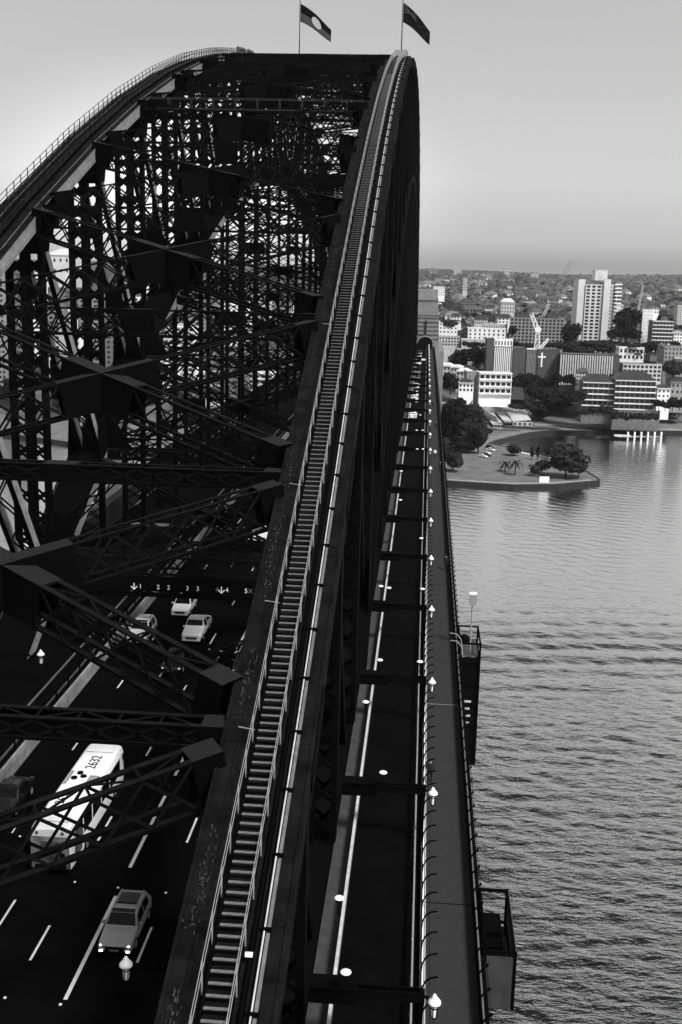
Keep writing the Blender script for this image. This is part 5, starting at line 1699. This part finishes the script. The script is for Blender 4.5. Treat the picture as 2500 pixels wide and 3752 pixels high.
big = [(300, 1110, 190, 270, 'huge dark fig tree nearest the bridge, left of the lawn', 3), (400, 1120, 190, 240, 'dark spreading tree whose trunk stands at the lawn edge', 0), (330, 1010, 200, 150, 'dark tree mass above the fig, beside the deck edge', 3),
       (450, 1140, 90, 150, 'tree with a thick bare trunk beside the parked cars', 0), (312, 1235, 120, 110, 'low tree standing alone on the lawn by the sea wall', 0), (300, 960, 140, 90, 'rough tree below the road by the pylon', 1),
       (390, 960, 120, 80, 'grey green tree beside the pale forecourt', 1), (460, 1030, 100, 90, 'tree at the bend of the waterside road', 1), (270, 1180, 90, 90, 'small tree against the footpath fence line', 0)]
for k in range(15):
    big.append((255 + 200 * ((k * .618) % 1), 950 + 13 * k, 90 + 30 * (k % 3), 60 + 18 * (k % 4), 'dark low tree in the thicket between the bridge and the waterside road', (3, 0, 3, 1)[k % 4]))
for k, (a, b, c, d, l, lf) in enumerate(big): ktree(a, b, c, d, l, lf, seed=k, dens=2600, **({'group': 'thicket of dark trees beside the bridge'} if l.startswith('dark low tree in') else {}))
park = [(930, 1270, 230, 165, 'broad rounded fig tree on the tip of the park', 0), (800, 1250, 90, 80, 'dark bush left of the broad fig', 0), (745, 1170, 20, 70, 'first of two slim dark poplars by the white path', 3), (776, 1178, 20, 80, 'second slim dark poplar by the white path', 3),
        (640, 1150, 90, 60, 'low dark shrubs behind the lawn', 0), (850, 1160, 80, 60, 'shrubs at the bay edge of the park', 0), (905, 1120, 80, 40, 'low tree across the back of the park tip', 1), (760, 1262, 70, 60, 'clump of shrubs above the sea wall', 1), (1000, 1265, 70, 90, 'thin tree at the very tip of the park', 1)]
for k, (a, b, c, d, l, lf) in enumerate(park): ktree(a, b, c, d, l, lf, seed=k + 1, dens=1400)
# palm on the lawn
def palm(p, h, label):
    t = empty('palm_tree', p, label=label, category='palm tree')
    local(MB().tube((0, 0, 0), (.2, 0, h), .32, 8, .22), 'trunk', BARK, t)
    for k in range(16):
        a = k * 2.4; mb = MB(); L = 3.6; pr = Vector((.2, 0, h)); up = .9 - .07 * k
        for j in range(5):
            q = pr + Vector((math.cos(a) * L / 5, math.sin(a) * L / 5, up * .8)); up -= .42
            mb.beam(pr, q, .9 * (1 - j * .12), .04); pr = q
        local(mb, 'frond', LEAF[0], t)
p = at_z(652, 1255, 1.8); palm(p, 5.6, 'palm tree on the lawn with drooping dark fronds')
p = at_z(598, 1235, 1.8); palm(p, 3.6, 'shorter palm tree left of the lawn palm')
mid = [(1255, 545, 150, 190, 'great black rounded tree right of the white tower', 3, 'round', 800), (955, 560, 110, 130, 'black tree at the foot of the white tower', 3, 'round', 800), (440, 690, 140, 140, 'black tree mass left of the ribbed office', 3, 'round', 720), (350, 680, 120, 110, 'dark tree behind the terrace houses', 3, 'round', 730),
       (850, 930, 240, 190, 'huge dark tree on the slope below the brick offices', 3, 'round', None), (700, 800, 130, 100, 'dark tree in front of the plain brick block', 3, 'round', 660), (960, 900, 220, 150, 'dark woodland tree left of the apartment pair', 0, 'round', None),
       (1000, 620, 200, 80, 'dark trees between the tower and the finned office', 0, 'round', 770), (1130, 600, 220, 80, 'dark trees below the tall tower', 0, 'round', 775), (1300, 620, 120, 80, 'dark tree behind the grid windowed apartments', 0, 'round', 745), (1520, 740, 120, 110, 'dark tree at the right edge', 0, 'round', 700), (1490, 950, 160, 80, 'bushes on the bank at the right edge', 1, 'round', None),
       (1230, 985, 160, 60, 'dark bushes on the bank below the terrace wall', 0, 'round', None), (1340, 990, 120, 60, 'round dark bush on the bank right of centre', 0, 'round', None), (1120, 960, 130, 70, 'bushes left of the terrace wall', 1, 'round', None), (300, 810, 110, 110, 'dark tree below the terrace houses', 3, 'round', 640), (560, 990, 80, 30, 'low hedge before the sheds', 1, 'round', None),
       (780, 960, 120, 90, 'dark tree right of the sheds', 0, 'round', None), (1090, 860, 160, 120, 'dark tree wrapped round the apartment pair', 0, 'round', 660), (620, 868, 330, 34, 'long dark hedge along the upper road', 0, 'round', None), (520, 850, 150, 30, 'dark hedge below the flats', 3, 'round', None), (480, 915, 100, 34, 'hedge left of the parked cars', 0, 'round', None), (1425, 560, 60, 150, 'dark tree beside the banded block', 3, 'cone', 830), (300, 460, 120, 50, 'tree in front of the stepped house', 1, 'round', 790), (640, 500, 60, 60, 'tree at the end of the villa', 0, 'round', 790)]
random.seed(31)
for (xa, xb, yy, Y, h_, lf) in ((640, 900, 800, 672, 80, 3), (890, 1010, 770, 668, 60, 3), (1000, 1200, 930, 636, 50, 0), (1190, 1440, 960, 632, 36, 0), (1190, 1260, 760, 676, 60, 0), (1440, 1568, 900, 640, 60, 3),
                             (240, 420, 640, 745, 60, 3), (600, 900, 565, 800, 34, 0), (900, 1300, 575, 790, 50, 0), (380, 620, 560, 760, 30, 0), (1340, 1568, 600, 765, 60, 3), (1200, 1330, 520, 835, 60, 0), (750, 1000, 870, 640, 90, 3), (640, 760, 905, 630, 44, 0)):
    x = xa
    while x < xb:
        mid.append((x, yy + random.uniform(-6, 6), h_ * random.uniform(.9, 1.6), h_ * random.uniform(.7, 1.25), 'one of the dark trees closing the gaps between the buildings', lf, 'round', Y)); x += h_ * random.uniform(.5, .85)
for k, (a, b, c, d, l, lf, shp, Y) in enumerate(mid): ktree(a, b, c, d, l, lf, shp, Y, seed=k, dens=1400, **({'group': 'dark trees between the buildings'} if l.startswith('one of the dark') else {}))
# scattered trees on the near slopes, individually
random.seed(77)
n_ = 0
while n_ < 170:
    px, py = random.uniform(235, 1580), random.uniform(300, 640)
    Y = 700 + (640 - py) * 2.6 + random.uniform(-60, 60)
    x = at(*K(px, py), Y).x
    z = gz_(x, Y)
    h = random.uniform(7, 14)
    tree((x, Y, z - 1), h, h * random.uniform(.42, .62), 'tree among the houses on the slope behind the offices', random.choice([0, 0, 1, 2]), 'round', group='trees on the near slopes', dens=700, seed=n_)
    n_ += 1
for k in range(70):
    x, Y = random.uniform(-330, -30), random.uniform(600, 900)
    h = random.uniform(7, 13)
    tree((x, Y, gz_(x, Y) - 1), h, h * random.uniform(.42, .62), 'tree among the towers seen through the trusses', random.choice([0, 0, 1]), 'round', group='trees behind the trusses', dens=700, seed=k)
# far woods as a mass of rough crowns
def blob(rnd, c, r, hz):
    """rough 20-faced crown, every corner pushed about"""
    t = (1 + 5 ** .5) / 2
    V = [(-1, t, 0), (1, t, 0), (-1, -t, 0), (1, -t, 0), (0, -1, t), (0, 1, t), (0, -1, -t), (0, 1, -t), (t, 0, -1), (t, 0, 1), (-t, 0, -1), (-t, 0, 1)]
    F = [(0, 11, 5), (0, 5, 1), (0, 1, 7), (0, 7, 10), (0, 10, 11), (1, 5, 9), (5, 11, 4), (11, 10, 2), (10, 7, 6), (7, 1, 8), (3, 9, 4), (3, 4, 2), (3, 2, 6), (3, 6, 8), (3, 8, 9), (4, 9, 5), (2, 4, 11), (6, 2, 10), (8, 6, 7), (9, 8, 1)]
    out_ = []
    for v in V:
        k = rnd.uniform(.32, .68)
        out_.append((c[0] + v[0] * r * k, c[1] + v[1] * r * k, c[2] + v[2] * hz * k))
    return out_, F
rnd = random.Random(9)
FARLEAF = [mat('far_leaf_%d' % k, v, rough=1, spec=.05, var=.8, vscale=.12, detail=8) for k, v in enumerate((.035, .075, .14))]
for g_, (ya, yb, cnt, sc_, lf) in enumerate(((980, 1600, 5200, 1.0, 1), (1500, 3000, 7000, 1.4, 1), (2800, 8200, 7500, 2.4, 1), (980, 3000, 3500, 1.1, 2), (900, 6000, 5000, 1.5, 0))):
    mb = MB()
    for k in range(cnt):
        Y = ya + (yb - ya) * rnd.random() ** 1.2
        x = rnd.uniform(-.42, .30) * Y
        z = gz_(x, Y)
        r = rnd.uniform(3.2, 6.5) * sc_
        v, f = blob(rnd, (x, Y, z + r * .5), r, r * rnd.uniform(.7, 1.15))
        mb.add(v, f)
    mb.build('woodland', FARLEAF[lf], kind='stuff', label='wooded suburb stretching over the hills to the skyline')
# houses dotted through the suburb
hm = {}
for key, wm in (('w', BW_), ('l', BL_), ('g', BG_)):
    a = MB().box(-6, -4.5, -2, 6, 4.5, 5.2).mesh('wall'); a.materials.append(wm)
    b = MB().add([(-6.6, -5.1, 5.2), (6.6, -5.1, 5.2), (6.6, 5.1, 5.2), (-6.6, 5.1, 5.2), (-3, 0, 8.2), (3, 0, 8.2)], [(0, 1, 5, 4), (1, 2, 5), (2, 3, 4, 5), (3, 0, 4), (3, 2, 1, 0)]).mesh('roof')
    b.materials.append({'w': BK_, 'l': RD_, 'g': RD_}[key])
    c = MB()
    for x in (-4, -1.4, 1.4, 4):
        for z in (1.2, 3.7): c.box(x - .7, -4.58, z - .6, x + .7, -4.48, z + .6)
    c = c.mesh('windows'); c.materials.append(WN_)
    hm[key] = (a, b, c)
words = {'w': 'white', 'l': 'light grey', 'g': 'grey'}
for k in range(290):
    Y = 980 + 3300 * rnd.random() ** 1.3
    px = rnd.uniform(1540, 2500) if k < 250 else rnd.uniform(0, 1150)
    d = ray(px, 1100)
    x = d.x / d.y * Y
    key = rnd.choice('wwllg')
    s = rnd.uniform(.7, 1.35) * (1 + (Y - 950) / 3800)
    t = empty('house', (x, Y, gz_(x, Y) + 2.4 * s), rnd.uniform(-1.5, 1.5), label='%s house with a hipped roof showing among the far trees' % words[key], category='house', group='%s houses scattered over the far suburb' % words[key])
    t.scale = (s, s, s)
    a, b, c = hm[key]
    place(a, 'wall', None, t, world=False); place(b, 'roof', None, t, world=False); place(c, 'windows', None, t, world=False, kind='stuff')
for k in range(46):
    px = rnd.uniform(1560, 2500); Y = 960 + 2600 * rnd.random() ** 1.2
    d = ray(px, 1100); x = d.x / d.y * Y; zb = gz_(x, Y)
    pb = 1876  # find the photo row of the block's foot
    q = Vector((x, Y, zb)) - Vector((0, 0, ZC)); c_, s_ = math.cos(YA), math.sin(YA)
    yy = q.x * s_ + q.y * c_; D_ = yy * math.cos(TH) - q.z * math.sin(TH); U_ = yy * math.sin(TH) + q.z * math.cos(TH)
    pb = 1876 + (px - 1250) * RO - U_ / D_ * FPX
    wpx = rnd.uniform(11, 26) / Y * FPX; hpx = rnd.uniform(7, 15) / Y * FPX
    wl, wn = rnd.choice([(BW_, 'white'), (BW_, 'white'), (BL_, 'cream'), (BG_, 'grey')])
    building(px - wpx / 2, px + wpx / 2, pb - hpx, pb, Y, 12, 'low %s apartment block among the trees of the far suburb' % wn, wall=wl, floors=max(2, int(hpx * Y / FPX / 3)), cols=rnd.randint(4, 9), wf=(.55, .5), rz=rnd.uniform(-.3, .3), roof=rnd.choice(['flat', 'darkflat', RD_]), side=False, parapet=False, group='apartment blocks scattered over the far suburb', cat='building', name='apartment_block')
# towers on the skyline
sk = [(135, 0, 0)]
SKY_T = [(1571, 1603, 984, 1016), (1613, 1645, 986, 1014), (1662, 1690, 981, 1012), (1680, 1715, 1003, 1024), (1733, 1756, 990, 1024), (1757, 1775, 1004, 1024), (1778, 1806, 1000, 1026), (1808, 1825, 1004, 1026), (1846, 1868, 980, 1030), (1866, 1882, 996, 1030), (1905, 1925, 1003, 1016), (1945, 1975, 1002, 1016), (1600, 1612, 1004, 1020), (1980, 2010, 1005, 1018), (1696, 1712, 1018, 1052)]
for k, (a, b, c, d) in enumerate(SKY_T):
    Y = 4200 if c < 1000 else 3400
    if k == 14: Y = 1500
    building(a, b, c, d + 14, Y, 30, '%s block of flats on the far skyline' % ['tall hazy', 'stepped hazy', 'pale', 'low wide'][k % 4], wall=[BG_, BK_, BL_][k % 3], floors=6, cols=4, wf=(.5, .5), side=False, group='hazy blocks on the skyline', parapet=False)
kb(205 * 1, 268, 226, 275, 1500, 20, 'white block just above the pylon shoulder', wall=BW_, floors=4, cols=6, wf=(.4, .4))
kb(355, 440, 302, 330, 1500, 20, 'long low roof among the trees right of the pylon', wall=BK_, floors=2, cols=8, wf=(.5, .5), roof='flat')
kb(575, 650, 310, 372, 1300, 20, 'pale gabled church like building among the trees', wall=BL_, floors=3, cols=5, wf=(.4, .4), roof=BW_)

# ------------------------------------------------------------------ haze
hz = MB().box(-9800, -2600, -4, 9800, 16300, 150).mesh('haze')
hm_ = bpy.data.materials.new('haze_air'); hm_.use_nodes = True
t = hm_.node_tree
for n in list(t.nodes): t.nodes.remove(n)
o_ = N(t, 'ShaderNodeOutputMaterial'); v_ = N(t, 'ShaderNodeVolumePrincipled')
v_.inputs['Color'].default_value = (.85, .85, .85, 1); v_.inputs['Density'].default_value = .00003; v_.inputs['Anisotropy'].default_value = .2
t.links.new(v_.outputs[0], o_.inputs['Volume'])
ho = place(hz, 'haze', hm_, kind='stuff')
